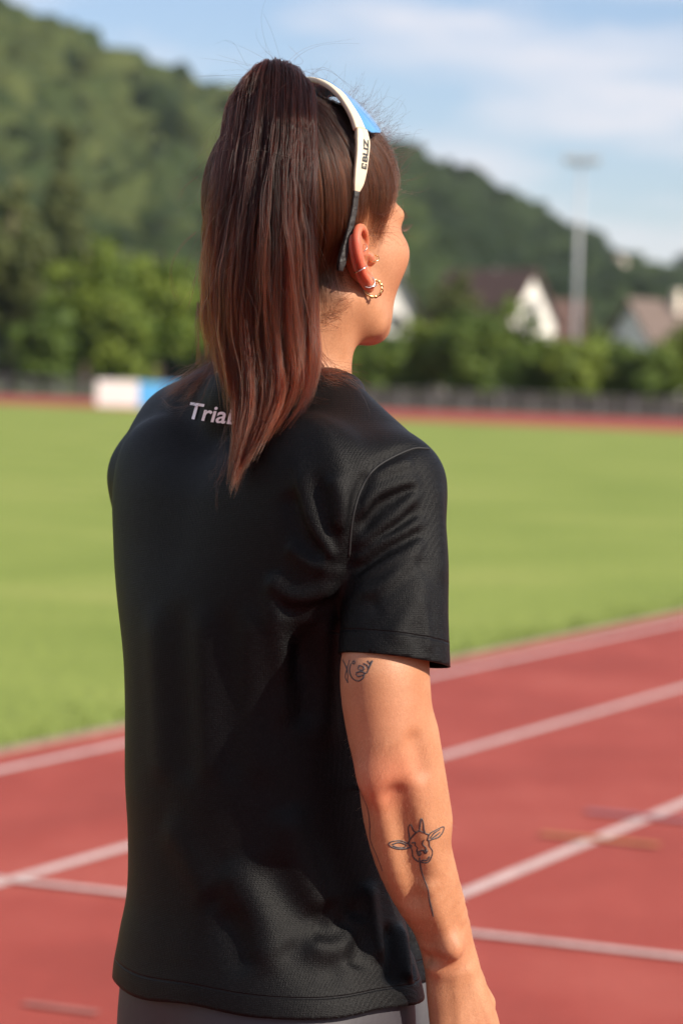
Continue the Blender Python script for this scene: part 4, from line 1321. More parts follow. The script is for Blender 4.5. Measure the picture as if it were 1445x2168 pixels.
# ------------------------------------------------------------------ lettering on the back
def text_mesh(body_, shear=0.0, offset=0.0, res=4):
    cu = bpy.data.curves.new('lettering', 'FONT'); cu.body = body_; cu.shear = shear; cu.offset = offset; cu.resolution_u = res
    o = bpy.data.objects.new('lettering', cu); col.objects.link(o)
    dg = bpy.context.evaluated_depsgraph_get(); dg.update()
    me = bpy.data.meshes.new_from_object(o.evaluated_get(dg))
    bpy.data.objects.remove(o); bpy.data.curves.remove(cu)
    bm = bmesh.new(); bm.from_mesh(me); bpy.data.meshes.remove(me)
    bmesh.ops.remove_doubles(bm, verts=bm.verts[:], dist=1e-4)
    bmesh.ops.triangulate(bm, faces=bm.faces[:])
    for _ in range(2):
        bmesh.ops.subdivide_edges(bm, edges=[e for e in bm.edges if e.calc_length() > .06], cuts=1)
        bmesh.ops.triangulate(bm, faces=bm.faces[:])
    return bm
def lay_text(bm, place, name, mat, parent, thick=.0004):
    c = np.array([v.co[:] for v in bm.verts])
    x0_, x1_ = c[:, 0].min(), c[:, 0].max(); y0_, y1_ = c[:, 1].min(), c[:, 1].max()
    w = place((c[:, 0] - x0_) / (x1_ - x0_), (c[:, 1] - y0_) / (y1_ - y0_))
    for v, q in zip(bm.verts, w): v.co = q
    me = bpy.data.meshes.new(name); bm.to_mesh(me); bm.free()
    return link(name, me, parent, mat, False)
M_print = plain('white_print', (.86, .86, .90), .5)
def on_back(s, t):
    # baseline drops to the right, letters run 405..562 px
    u = 404 + 148 * s; v = 888 + 18 * s - 36 * t
    p = hit(f_shirt, np.column_stack([u, v]), 2.35, 2.9, 200)
    _, g = grad(f_shirt, p, .003)
    return p + g * .0012
lay_text(text_mesh('TriaLab', .28, .016), on_back, 'lettering', M_print, shirt)

# ------------------------------------------------------------------ hair
def hair_mat(name, root_c, tip_c, rough=.26, p0=.58, p1=.94):
    ma = bpy.data.materials.new(name); ma.use_nodes = True
    nt = ma.node_tree; nt.nodes.clear()
    out = nt.nodes.new('ShaderNodeOutputMaterial')
    h = nt.nodes.new('ShaderNodeBsdfHairPrincipled')
    h.model = 'CHIANG'; h.parametrization = 'COLOR'
    inf = nt.nodes.new('ShaderNodeHairInfo')
    r = nt.nodes.new('ShaderNodeValToRGB')
    r.color_ramp.elements[0].position = p0; r.color_ramp.elements[0].color = (*root_c, 1)
    r.color_ramp.elements[1].position = p1; r.color_ramp.elements[1].color = (*tip_c, 1)
    nt.links.new(inf.outputs['Intercept'], r.inputs['Fac'])
    mr = nt.nodes.new('ShaderNodeMapRange'); mr.inputs['To Min'].default_value = .30; mr.inputs['To Max'].default_value = 2.1
    nt.links.new(inf.outputs['Random'], mr.inputs['Value'])
    vm = nt.nodes.new('ShaderNodeVectorMath'); vm.operation = 'SCALE'
    nt.links.new(r.outputs['Color'], vm.inputs[0]); nt.links.new(mr.outputs['Result'], vm.inputs['Scale'])
    nt.links.new(vm.outputs['Vector'], h.inputs['Color'])
    h.inputs['Roughness'].default_value = rough
    h.inputs['Radial Roughness'].default_value = .35
    h.inputs['Coat'].default_value = .0; h.inputs['IOR'].default_value = 1.34
    h.inputs['Random Roughness'].default_value = .2
    nt.links.new(h.outputs['BSDF'], out.inputs['Surface'])
    return ma
M_hair = hair_mat('brown_hair', (.0150, .0033, .0020), (.062, .0105, .0032))
M_hairs = hair_mat('scalp_hair', (.052, .0205, .0105), (.014, .0044, .0028), .24, .12, .62)  # lighter roots: sunlit highlights at the temple put into the hair colour

def curves_obj(name, pts, rad, parent, mat):
    """pts (n, k, 3), rad (n, k)"""
    n, k, _ = pts.shape
    hc = bpy.data.hair_curves.new(name)
    hc.add_curves([k] * n)
    hc.attributes['position'].data.foreach_set('vector', pts.astype(np.float32).ravel())
    ra = hc.attributes.get('radius') or hc.attributes.new('radius', 'FLOAT', 'POINT')
    ra.data.foreach_set('value', rad.astype(np.float32).ravel())
    hc.materials.append(mat)
    o = bpy.data.objects.new(name, hc); col.objects.link(o)
    o.parent = parent
    if parent.parent is None:
        o.matrix_parent_inverse = Matrix.Translation(parent.location).inverted()
    return o

def cr_batch(ctrl, n):
    """Catmull-Rom for a batch (m, k, 3) -> (m, n, 3)"""
    Z = np.concatenate([2 * ctrl[:, :1] - ctrl[:, 1:2], ctrl, 2 * ctrl[:, -1:] - ctrl[:, -2:-1]], 1)
    K = ctrl.shape[1]
    t = np.linspace(0, K - 1, n); i = np.minimum(t.astype(int), K - 2); f = (t - i)[None, :, None]
    a, b, c, d = Z[:, i], Z[:, i + 1], Z[:, i + 2], Z[:, i + 3]
    return .5 * (2 * b + (c - a) * f + (2 * a - 5 * b + 4 * c - d) * f ** 2 + (3 * b - a - 3 * c + d) * f ** 3)

def push_out(pts, f, gap, it=3, back=False):
    sh = pts.shape; p = pts.reshape(-1, 3).copy()
    for _ in range(it):
        d = chunk(f, p); m_ = d < gap
        if not m_.any(): break
        dd, g = grad(f, p[m_], .003)
        if back:                                    # hair slides off backwards, not sideways
            v_ = -fwd; cg = g @ v_
            p[m_] += np.where((cg > .25)[:, None], v_ * (np.clip(gap - dd, 0, .05) / np.maximum(cg, .25))[:, None], g * np.clip(gap - dd, 0, .05)[:, None])
        else:
            p[m_] += g * np.clip(gap - dd, 0, .05)[:, None]
    return p.reshape(sh)
def f_hn(p): return smin(f_head(p), f_neck(p), .02)
def f_all(p): return np.minimum(f_hn(p), f_shirt0(p))

TIE = Q(607, 205, -.030)
rh = np.random.default_rng(21)

# ---- ponytail: locks first, then the strands of each lock
ROWY = [240, 330, 450, 600, 700, 780, 850, 930, 1040, 1090]
ROWL = [490, 470, 442, 430, 434, 452, 468, 474, 476, 474]
ROWR = [656, 655, 654, 658, 662, 666, 654, 598, 512, 486]
def yend(s): return np.interp(s, [0, .1, .22, .32, .5, .7, .85, 1], [735, 800, 950, 1025, 1000, 920, 870, 830])
n_main, n_wisp = 210, 170
n_lock = n_main + n_wisp
ls = np.concatenate([(np.arange(n_main) + rh.uniform(0, 1, n_main)) / n_main, rh.uniform(.02, .98, n_wisp)])
lq = np.concatenate([rh.uniform(0, 1, n_main) ** .6, rh.uniform(.95, 1.10, n_wisp)])
K = 26
G_ = np.zeros((n_lock, K, 3)); locks = []
for i in range(n_lock):
    s, q = ls[i], lq[i]
    ye = yend(s) * 1.0 + rh.normal(0, 38) - (1 - q) * 40
    s_dr = rh.normal(0, .030)
    if i >= n_main:                                    # thin wisps that cross the hanks
        s_dr = rh.normal(0, .11); ye = rh.uniform(520, ye)
    bulge = math.sqrt(max(0, 1 - (2 * s - 1) ** 2))
    win = -.030 + (-.070 + .030) * s
    macro = math.floor(s * 17 + .6 * math.sin(s * 40)); mc = (macro + .5) / 17; mph = math.cos((s - mc) * 17 * math.pi)      # locks gather into hanks
    def wdep(y): return win - .008 * mph * float(np.interp(y, [200, 330, 900], [.2, 1, 1.3])) - q * bulge * float(np.interp(y, [200, 330, 500, 700, 850, 1040], [.030, .048, .058, .050, .034, .020]))
    xr = 507 + 146 * s
    yr = float(np.interp(s, [0, .15, .3, .5, .7, .85, 1], [192, 152, 137, 131, 138, 150, 174])) + (1 - q) * 34 + 6
    ctl = [np.array(TIE) + rh.normal(0, .006, 3), Q(600 + (xr - 600) * .45, 180 + (yr - 180) * .75, -.030), Q(xr, yr, -.045 + .006 * rh.normal())]
    row = []
    for y in np.linspace(232, ye, 12):
        xl, xrr = np.interp(y, ROWY, ROWL), np.interp(y, ROWY, ROWR)
        gather = float(np.interp(y, [260, 500, 700, 850, 1000], [.10, .30, .52, .72, .85]))
        ss = s + (mc - s) * gather + s_dr * (y - 230) / 600
        x = xl + (xrr - xl) * np.clip(ss, -.03, 1.03) + 3.0 * math.sin(y / 60 + i * 1.7) * (y > 400) + 2.0 * math.sin(y / 23 + i)
        row.append((x, y, wdep(y)))
    locks.append((ctl, np.array(row)))
UVW = np.concatenate([r for _, r in locks])
hp = hit(f_all, UVW[:, :2], 2.35, 2.85, 160)
hw = np.where(np.isnan(hp).any(1), 1.0, (hp - C0) @ fwd - SUBJ)
for i, (ctl, row) in enumerate(locks):
    w = np.minimum(row[:, 2], hw[i * 12:i * 12 + 12] - .006 - .020 * lq[i])
    for _ in range(3): w[1:-1] = np.minimum(w[1:-1], .25 * w[:-2] + .5 * w[1:-1] + .25 * w[2:])
    w[1:-1] = .25 * w[:-2] + .5 * w[1:-1] + .25 * w[2:]
    G_[i] = spline(ctl + [Q(x, y, ww) for (x, y, _), ww in zip(row, w)], K)
G_ = push_out(G_, f_all, .004, 2, True)
per = 74
cnt = np.where(np.arange(n_lock) < n_main, per, 9)
li = np.repeat(np.arange(n_lock), cnt); N = len(li)
t = np.linspace(0, 1, K)[None, :]
base = G_[li]
T_ = np.gradient(base, axis=1); T_ /= np.linalg.norm(T_, axis=2, keepdims=True) + 1e-9
A1_ = np.cross(T_, np.array([.3, .9, .1])); A1_ /= np.linalg.norm(A1_, axis=2, keepdims=True) + 1e-9
A2_ = np.cross(T_, A1_)
ang = rh.uniform(0, 2 * math.pi, N)[:, None]; rr = np.sqrt(rh.uniform(0, 1, N))[:, None]
prof = np.interp(t[0], [0, .12, .35, .6, .8, 1], [.004, .006, .0068, .0046, .0026, .0008])[None, :] * np.where(li < n_main, 1.0, .35)[:, None]
tw = ang + rh.normal(0, .35, (N, 1)) * t * 2
off = (np.cos(tw) * rr * prof)[..., None] * A1_ + (np.sin(tw) * rr * prof)[..., None] * A2_
fr = rh.normal(0, 1, (N, 4))
wob = (np.sin(t * (7 + 3 * fr[:, :1]) + fr[:, 1:2] * 6) * (.0007 + .0010 * t) * np.abs(fr[:, 2:3]))[..., None] * A1_ + (np.cos(t * (6 + 3 * fr[:, 3:4]) + fr[:, 1:2] * 9) * (.0006 + .0010 * t) * np.abs(fr[:, :1]))[..., None] * A2_
PT = base + off + wob
cutl = np.clip(1 - np.abs(rh.normal(0, .12, N)), .5, 1)[:, None]          # strands of a lock end at different lengths
tt = t * cutl
ix = tt * (K - 1); i0 = np.minimum(ix.astype(int), K - 2); fx = (ix - i0)[..., None]
rows = np.arange(N)[:, None]
PT = PT[rows, i0] * (1 - fx) + PT[rows, i0 + 1] * fx
rad = .00020 * np.interp(t[0], [0, .05, .8, 1], [.8, 1, .85, .25])[None, :] * rh.uniform(.5, 1.4, (N, 1))
pony = curves_obj('ponytail', PT, rad, person, M_hair)

# ---- hair drawn back over the skull to the tie
n = 19000
dirs = rh.normal(size=(n * 3, 3)); dirs /= np.linalg.norm(dirs, axis=1)[:, None]
CC = H(0, -.014, .045)
def to_head(d, it=4):
    p = CC + d * .10
    for _ in range(it):
        v, g = grad(f_hn, p, .002); p = p - d * (v / np.clip((g * d).sum(1), .35, 1))[:, None]
    return p
Rt = to_head(dirs)
hmk = hair_mask(Rt)
ok = (hmk > rh.uniform(-.006, .010, len(Rt))) & (Rt[:, 2] > Q(653, 690)[2])
Rt, dr_ = Rt[ok][:n], dirs[ok][:n]
tdir_ = nrmv(TIE - CC)
k2 = 18
tt2 = np.linspace(0, 1, k2)
om = np.arccos(np.clip(dr_ @ tdir_, -1, 1))[:, None]
side = np.cross(dr_, tdir_)
sl = (np.sin((1 - tt2)[None] * om) / np.sin(om))[..., None] * dr_[:, None] + (np.sin(tt2[None] * om) / np.sin(om))[..., None] * tdir_
lockid = np.floor(np.arctan2(side @ Rh, side @ Fh) * 26) ; ph = np.sin(lockid * 12.9898) * 43758.5453 % 1
sl = sl + (np.sin(tt2[None] * 3.1 + rh.uniform(0, 6, (len(Rt), 1))) * .010 * rh.normal(0, 1, (len(Rt), 1)) * np.sin(tt2 * math.pi)[None])[..., None] * (side / (np.linalg.norm(side, axis=1)[:, None] + 1e-9))[:, None]
sl /= np.linalg.norm(sl, axis=2, keepdims=True)
S_ = to_head(sl.reshape(-1, 3), 3).reshape(len(Rt), k2, 3)
lift = .0012 + (.0035 + .0035 * ph[:, None] + .0045 * rh.uniform(0, 1, (len(Rt), 1))) * np.interp(tt2, [0, .25, 1], [0, .65, 1.0])[None] + np.interp(tt2, [.7, 1], [0, .008])[None] + (np.clip(((Rt - HO) @ Fh - .02) / .05, 0, 1)[:, None] * np.interp(tt2, [0, .12, .5, .8], [.0, .006, .006, 0])[None]) * rh.uniform(.3, 1.3, (len(Rt), 1))
S_ = S_ + sl * lift[..., None]
S_[:, -1] = S_[:, -1] * .4 + TIE * .6 + rh.normal(0, .003, (len(Rt), 3))
rad2 = np.full((len(Rt), k2), .00015) * np.interp(tt2, [0, .15, 1], [.5, 1, 1])[None] * rh.uniform(.7, 1.2, (len(Rt), 1))
scalp_hair = curves_obj('drawn_back_hair', S_, rad2, person, M_hairs)

# ---- loose hairs: frizz over the crown and brow, wisps by the ear and nape, flyaways round the tail
def loose(starts, dirs_, length, curl, n_pts=12, grav=.0):
    m_ = len(starts); t_ = np.linspace(0, 1, n_pts)[None, :, None]
    a = np.cross(dirs_, rh.normal(size=(m_, 3))); a /= np.linalg.norm(a, axis=1)[:, None]
    b = np.cross(dirs_, a)
    L = np.asarray(length).reshape(-1, 1, 1)
    c = np.asarray(curl).reshape(-1, 1, 1)
    f1 = rh.uniform(1.5, 4.5, (m_, 1, 1))
    p = starts[:, None] + dirs_[:, None] * L * t_ + a[:, None] * L * c * (1 - np.cos(t_ * f1)) + b[:, None] * L * c * .5 * np.sin(t_ * f1 * 1.3)
    p[..., 2] -= (grav * L * t_ ** 2)[..., 0]
    return p
groups = []
sel = rh.choice(np.where((hmk[ok][:n] < .03) & ((Rt - HO) @ Fh > .03))[0], 420)            # brow and temple frizz
d_ = dr_[sel] * .55 + nrmv(-Fh * .6 + Uh * .6) + rh.normal(0, .35, (len(sel), 3)); d_ /= np.linalg.norm(d_, axis=1)[:, None]
groups.append(loose(Rt[sel], d_, rh.uniform(.015, .050, len(sel)), rh.uniform(.05, .30, len(sel))))
fr_s = S_[rh.choice(np.where((Rt - HO) @ Fh > .045)[0], 700), rh.integers(1, 9, 700)]          # lifted curls over the forehead
d_ = nrmv(Fh * .9 + Uh * .25)[None] + rh.normal(0, .45, (700, 3)); d_ /= np.linalg.norm(d_, axis=1)[:, None]
groups.append(loose(fr_s, d_, rh.uniform(.012, .042, 700), rh.uniform(.1, .40, 700)))
cr_i = rh.integers(0, len(S_), 520)                                                            # fuzz over the skull
cs = S_[cr_i, rh.integers(4, 16, 520)]
d_ = sl[cr_i, 8] * .35 + (TIE - cs) / np.linalg.norm(TIE - cs, axis=1)[:, None] + rh.normal(0, .30, (520, 3)); d_ /= np.linalg.norm(d_, axis=1)[:, None]
groups.append(loose(cs, d_, rh.uniform(.012, .045, 520), rh.uniform(.05, .30, 520)))
nsel = np.where((hmk > -.022) & (hmk < .006))[0]
Ra = to_head(dirs[nsel]); nq = (Ra - HO) @ AX.T
kk = (nq[:, 1] < -.005) & (Ra[:, 2] > Q(653, 700)[2])
Ra, nd = Ra[kk][:420], dirs[nsel][kk][:420]                                                     # soft down at the nape
d_ = nd * .25 + nrmv(Uh * .4 - Fh * .8)[None] + rh.normal(0, .25, (len(Ra), 3)); d_ /= np.linalg.norm(d_, axis=1)[:, None]
groups.append(loose(Ra, d_, rh.uniform(.008, .022, len(Ra)), rh.uniform(.05, .2, len(Ra))))
wp = hit(f_hn, rh.uniform((752, 470), (812, 500), (60, 2))); wp = wp[~np.isnan(wp).any(1)]       # sideburn wisps
d_ = (Fh * .75 - Uh * .60 + Rh * .12)[None] + rh.normal(0, .22, (len(wp), 3)); d_ /= np.linalg.norm(d_, axis=1)[:, None]
groups.append(loose(wp, d_, rh.uniform(.012, .024, len(wp)), rh.uniform(.05, .25, len(wp))))
fy = rh.integers(0, N, 620)                                                                     # flyaways from the tail
fk = rh.integers(2, K - 2, 620)
fs = PT[fy, fk]
tdn = PT[fy, fk + 1] - PT[fy, fk]; tdn /= np.linalg.norm(tdn, axis=1)[:, None] + 1e-9
d_ = tdn + rh.normal(0, .33, (620, 3)); d_ /= np.linalg.norm(d_, axis=1)[:, None]
groups.append(loose(fs, d_, rh.uniform(.02, .085, 620), rh.uniform(.03, .22, 620), grav=.15))
LP = np.concatenate(groups)
lr = np.full(LP.shape[:2], .000085) * np.linspace(1, .45, LP.shape[1])[None]
curves_obj('loose_hair', LP, lr, scalp_hair, M_hairs)

# longer stray locks beside the tail and over the left shoulder
def stray(px, n, spread, ws, lift_=True):
    ctrl = np.array([Q(x, y, w) for (x, y), w in zip(px, ws)])
    b = spline(ctrl, 20)
    o = rh.normal(0, 1, (n, 1, 3)) * spread * np.linspace(.35, 1, 20)[None, :, None]
    o2 = rh.normal(0, 1, (n, 1, 3)) * spread * .6 * np.sin(np.linspace(0, 5, 20))[None, :, None]
    p = b[None] + o + o2
    return push_out(p, f_all, .002, 2) if lift_ else p
ST = [stray([(418, 372), (388, 395), (376, 420)], 2, .001, (-.04, -.04, -.04), False), stray([(415, 492), (385, 520), (364, 560), (364, 600), (376, 636)], 3, .0012, (-.045,) * 5, False),
      stray([(418, 560), (405, 620), (392, 650)], 3, .002, (-.045,) * 3, False), stray([(420, 640), (421, 720), (420, 775)], 16, .002, (-.05,) * 3), stray([(432, 650), (436, 720), (434, 760)], 16, .002, (-.05,) * 3),
      stray([(470, 700), (440, 770), (395, 800), (358, 830)], 80, .006, (-.05, -.02, .01, .03)), stray([(480, 720), (455, 780), (425, 830), (400, 850)], 45, .007, (-.05, -.03, .0, .0)),
      stray([(470, 740), (450, 800), (430, 850), (370, 868), (345, 850)], 5, .002, (-.06, -.05, -.04, -.01, .02)), stray([(655, 720), (690, 785), (735, 798), (760, 812)], 50, .005, (-.05, -.06, -.06, -.06)),
      stray([(650, 740), (680, 790), (712, 805)], 70, .006, (-.06, -.07, -.07)), stray([(560, 780), (640, 830), (690, 850)], 10, .004, (-.08, -.09, -.09)),
      stray([(478, 900), (462, 985), (448, 1015)], 6, .002, (-.10,) * 3), stray([(480, 960), (470, 1030), (478, 1085)], 5, .0015, (-.10,) * 3), stray([(500, 930), (490, 1000), (470, 1035)], 10, .003, (-.10,) * 3),
      stray([(612, 140), (640, 130), (610, 95)], 1, .0006, (-.04,) * 3, False), stray([(650, 165), (690, 150), (740, 190), (765, 215)], 2, .002, (-.02, -.01, 0, .02), False)]
SP = np.concatenate(ST)
curves_obj('stray_lock', SP, np.full(SP.shape[:2], .00010) * np.linspace(1, .5, 20)[None], pony, M_hair)

# fine down on the arm and cheek
dn = rh.uniform((700, 1400), (1040, 2120), (5200, 2))
dnp = hit(f_skin, dn, 2.28, 2.75, 110); dnp = dnp[~np.isnan(dnp).any(1)]
_, dg_ = grad(f_skin, dnp, .002)
away = chunk(f_shirt0, dnp) > .004
dnp, dg_ = dnp[away], dg_[away]
ax2 = nrmv(Q(900, 1900, -.1) - Q(830, 1450, -.14))
d_ = ax2[None] * .8 + dg_ * .45 + rh.normal(0, .25, dg_.shape); d_ /= np.linalg.norm(d_, axis=1)[:, None]
DN = loose(dnp, d_, rh.uniform(.003, .007, len(dnp)), rh.uniform(.0, .15, len(dnp)), 5)
curves_obj('arm_down', DN, np.full(DN.shape[:2], .000045) * np.linspace(1, .4, 5)[None], body, hair_mat('pale_down', (.42, .26, .13), (.50, .32, .17), .4))

# lashes and brow of the right side
eb = []
for s in (-1, 1):
    for k in range(26):
        x = .020 + .022 * k / 25
        st = H(s * x, .094 - .10 * (x - .031) ** 2 / .02, .008); eb.append((st, nrmv(Fh * .8 + Uh * .35 + Rh * s * (x - .028) * 30), .009))
    for k in range(90):
        x = rh.uniform(.014, .047); st = H(s * x, .0955 - (x - .014) ** 2 * 9.5, .0265 - max(0, x - .035) * .5 + rh.normal(0, .0014)); eb.append((st, nrmv(Rh * s * .9 + Uh * .2 + Fh * .1), .007))
E_ = np.array([[a + d * L * q + Uh * L * .25 * q * q for q in np.linspace(0, 1, 5)] for a, d, L in eb])
curves_obj('lash_and_brow', E_, np.full(E_.shape[:2], .00016) * np.linspace(1, .4, 5)[None], body, M_hairs)
scene.cycles_curves.shape = 'RIBBONS'

# ------------------------------------------------------------------ sunglasses pushed up on the head
M_fr = plain('cream_plastic', (.60, .51, .38), .38, var=.04, scale=60)
M_tip = plain('dark_rubber', (.018, .016, .016), .6, var=.2, scale=200, bump=.3)
def lens_mat():
    ma, nt, b = mat_new('blue_mirror')
    b.inputs['Base Color'].default_value = (.15, .47, .88, 1)
    b.inputs['Metallic'].default_value = .55
    b.inputs['Roughness'].default_value = .16
    b.inputs['Coat Weight'].default_value = .6; b.inputs['Coat Roughness'].default_value = .05
    return ma
glasses = empty('sunglasses', tuple(H(0, .03, .158)))
tag(glasses, 'sunglasses with cream frame and blue mirror lens pushed up on the hair', 'sunglasses')
def ribbon(path, width, thick, lead, name, mat, parent, n=44, round_=.35, inward=None):
    """sweep a flat section: path of head-frame points, width along the forward edge, thickness away from the skull"""
    P_ = spline([H(*q) for q in path], n)
    w = np.interp(np.linspace(0, 1, n), np.linspace(0, 1, len(width)), width)
    th = np.interp(np.linspace(0, 1, n), np.linspace(0, 1, len(thick)), thick)
    ld = np.interp(np.linspace(0, 1, n), np.linspace(0, 1, len(lead)), lead)
    T = np.gradient(P_, axis=0); T /= np.linalg.norm(T, axis=1)[:, None]
    bm = bmesh.new(); rings = []; fr = []
    for i in range(n):
        nn = nrmv(P_[i] - H(0, P_[i] @ Fh * 0 + .0, .045)); nn = nrmv(nn - T[i] * (nn @ T[i])); bb = np.cross(T[i], nn)
        if bb @ Fh < 0: bb = -bb
        sec = []
        for k in range(16):
            a = 2 * math.pi * k / 16
            ca, sa = math.cos(a), math.sin(a)
            sx = math.copysign(abs(ca) ** round_, ca); sy = math.copysign(abs(sa) ** round_, sa)
            sec.append(bm.verts.new(P_[i] + bb * (sx * w[i] / 2 + ld[i]) + nn * sy * th[i] / 2))
        rings.append(sec); fr.append((P_[i], T[i], nn, bb, w[i], th[i], ld[i]))
    for a, b in zip(rings, rings[1:]):
        for k in range(16): bm.faces.new((a[k], a[(k + 1) % 16], b[(k + 1) % 16], b[k]))
    bm.faces.new(rings[0][::-1]); bm.faces.new(rings[-1])
    bmesh.ops.recalc_face_normals(bm, faces=bm.faces[:])
    me = bpy.data.meshes.new(name); bm.to_mesh(me); bm.free()
    o = link(name, me, parent, mat)
    return o, fr
def sym(path): return [(-a, b, c) for a, b, c in path[::-1]] + path[1:] if path[0][0] == 0 else path
rim = [(0, .030, .1600), (.015, .0295, .1580), (.030, .028, .1520), (.044, .024, .1440), (.056, .0195, .1340), (.065, .016, .1240), (.0715, .0127, .1140)]
frame, _ = ribbon(sym(rim), [.012, .009, .009, .008, .009, .009, .012], [.006, .005, .005, .005, .005, .005, .006], [.0], 'frame', M_fr, glasses, 80)
for s in (1, -1):
    tp = [(s * .0715, .0127, .1140), (s * .0765, .0080, .1040), (s * .0790, .0030, .0930), (s * .0805, -.0030, .0790), (s * .0808, -.0075, .0680), (s * .0805, -.0100, .0610)]
    te, fr = ribbon(tp, [.012, .0150, .0140, .0132, .0105, .006], [.006, .005, .0045, .004, .004, .0035], [.002, .0015, .001, .0005, .0, -.001], 'temple', M_fr, glasses)
    tt_ = [(s * .0805, -.0100, .0612), (s * .0785, -.0160, .0440), (s * .0765, -.0235, .0250), (s * .0750, -.0300, .0120), (s * .0738, -.0345, .0020), (s * .0725, -.0370, -.0060)]
    ribbon(tt_, [.0062, .0060, .0065, .0075, .0080, .0050], [.0036, .0036, .0038, .005, .006, .004], [-.001, 0, 0, 0, 0, 0], 'temple_tip', M_tip, glasses)
    if s == 1: temple_r, fr_r = te, fr
# lens: one wide shield that curves forward from the frame
lp_ = spline(sym([(0, .033, .1590), (.020, .0325, .1560), (.040, .028, .1460), (.055, .0225, .1345), (.0655, .018, .1225), (.0700, .0150, .1150)]), 60)
bm = bmesh.new(); rows_ = []
nv = 12
for i, (l, f, u) in enumerate(lp_):
    x = abs(l) / .070
    hgt = .041 * (1 - .62 * max(0, (x - .80) / .20) ** 2.4) * (1 - .18 * math.exp(-(l / .010) ** 2))
    row = []
    for k in range(nv):
        v = k / (nv - 1) * hgt
        a = .50 + v * 5.0
        row.append(bm.verts.new(H(l * (1 + .02 * k / nv), f + v * math.cos(a * .9) + .000, u + .002 - v * math.sin(a) * .95)))
    rows_.append(row)
for a, b in zip(rows_, rows_[1:]):
    for k in range(nv - 1): bm.faces.new((a[k], a[k + 1], b[k + 1], b[k]))
bmesh.ops.recalc_face_normals(bm, faces=bm.faces[:])
me = bpy.data.meshes.new('lens'); bm.to_mesh(me); bm.free()
lens = link('lens', me, glasses, lens_mat())
so = lens.modifiers.new('thickness', 'SOLIDIFY'); so.thickness = .0018; so.offset = 0
mb = MB(); mb.tube([H(.006, .066, .135), H(.009, .070, .129), H(.011, .069, .122)], [.003, .0035, .002], 8); mb.build('nose_pad', M_tip, glasses, True)
mb = MB(); mb.tube([H(-.006, .066, .135), H(-.009, .070, .129), H(-.011, .069, .122)], [.003, .0035, .002], 8); mb.build('nose_pad', M_tip, glasses, True)
# maker's lettering down the right temple
M_blk = plain('black_print', (.012, .012, .012), .4)
fp = np.array([f_[0] for f_ in fr_r]); ft = [np.array([f_[j] for f_ in fr_r]) for j in (2, 3)]
fw = np.array([f_[6] for f_ in fr_r]); fth = np.array([f_[5] for f_ in fr_r])
cum = np.concatenate([[0], np.cumsum(np.linalg.norm(np.diff(fp, axis=0), axis=1))])
def on_temple(a0, a1, b0, b1):
    def place(s, t):
        arc = a0 + (a1 - a0) * s           # reads upwards along the arm
        q = np.stack([np.interp(arc, cum, fp[:, j]) for j in range(3)], 1)
        nn = np.stack([np.interp(arc, cum, ft[0][:, j]) for j in range(3)], 1); bb = np.stack([np.interp(arc, cum, ft[1][:, j]) for j in range(3)], 1)
        th = np.interp(arc, cum, fth); ld = np.interp(arc, cum, fw)
        return q + nn * (th / 2 + .0004)[:, None] + bb * (ld + b0 + (b1 - b0) * t)[:, None]
    return place
lay_text(text_mesh('BLIZ', 0, .035), on_temple(.0315, .0105, .0048, -.0010), 'lettering', M_blk, temple_r)
bm = bmesh.new()                                   # square emblem beside the name
for x0_, x1_, y0_, y1_ in ((0, .22, 0, 1), (.22, 1, .82, 1), (.22, 1, 0, .18), (.22, .55, .30, .44), (.22, .55, .56, .70), (.78, 1, .18, .36), (.78, 1, .62, .82)):
    gx = np.linspace(x0_, x1_, 4); gy = np.linspace(y0_, y1_, 4)
    vv = [[bm.verts.new((a, b, 0)) for b in gy] for a in gx]
    for i in range(3):
        for j in range(3): bm.faces.new((vv[i][j], vv[i + 1][j], vv[i + 1][j + 1], vv[i][j + 1]))
lay_text(bm, on_temple(.0380, .0330, .0048, -.0010), 'emblem', M_blk, temple_r)

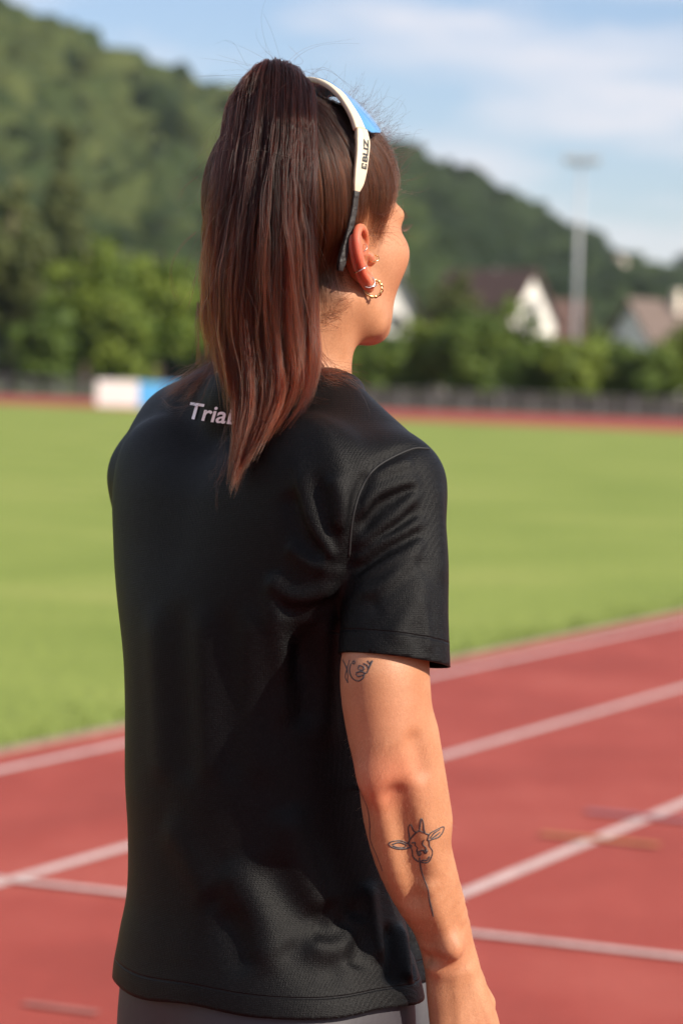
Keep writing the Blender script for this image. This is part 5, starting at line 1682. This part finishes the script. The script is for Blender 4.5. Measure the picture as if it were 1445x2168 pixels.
# ------------------------------------------------------------------ earrings
M_gold = plain('gold', (.85, .58, .28), .22, metal=1.0)
M_silver = plain('silver', (.78, .72, .66), .2, metal=1.0)
def ring(c, nrm_, r_, wire, mat, label, a0=0.0, a1=2 * math.pi, twist=False, name='hoop_earring'):
    c = Vector(c); nn = Vector(nrm_).normalized(); x = nn.orthogonal().normalized(); y = nn.cross(x)
    root = empty(name, tuple(c))
    pts = [c + (x * math.cos(a) + y * math.sin(a)) * r_ for a in np.linspace(a0, a1, 40)]
    mb = MB()
    if twist:
        for ph_ in (0, math.pi):
            q = []
            for k, p in enumerate(pts):
                rd = (p - c).normalized(); a = k * .95 + ph_
                q.append(p + (rd * math.cos(a) + nn * math.sin(a)) * wire * .75)
            mb.tube(q, wire * .75, 7)
    else:
        mb.tube(pts, wire, 8)
    mb.build('hoop', mat, root, True)
    mb = MB(); e = bmesh.ops.create_icosphere(mb.bm, subdivisions=2, radius=wire * 1.7); bmesh.ops.translate(mb.bm, verts=e['verts'], vec=pts[0]); mb.build('bead', mat, root, True)
    tag(root, label, 'earring', 'hoop earrings in the right ear')
eBr, eVr, eNr = ear_axes(1)
ring(EPr(.0285, -.0035, .004), eVr * .95 + eNr * .3, .0062, .0006, M_silver, 'thin ring round the middle of the ear rim')
ring(EPr(-.001, -.0030, .007), eVr * .35 + eBr * .2 + Rh * .2 + Uh * .3, .0047, .0005, M_gold, 'small gold ring on the flap in front of the ear canal')
ring(EPr(.012, .012, .004), eVr * .8 + eBr * .5, .0042, .0005, M_silver, 'little ring inside the upper ear hollow')
ring(EPr(.0150, -.0205, .003), Rh * .75 - Fh * .4 + Uh * .5, .0060, .0006, M_silver, 'upper silver ring on the ear lobe')
ring(EPr(.0120, -.0235, .003), Uh * .85 + Rh * .35, .0062, .0006, M_silver, 'lower silver ring lying across the ear lobe')
ring(EPr(.0080, -.0300, .0035), Rh * .70 - Fh * .72, .0078, .0011, M_gold, 'twisted gold hoop hanging from the ear lobe', twist=True)
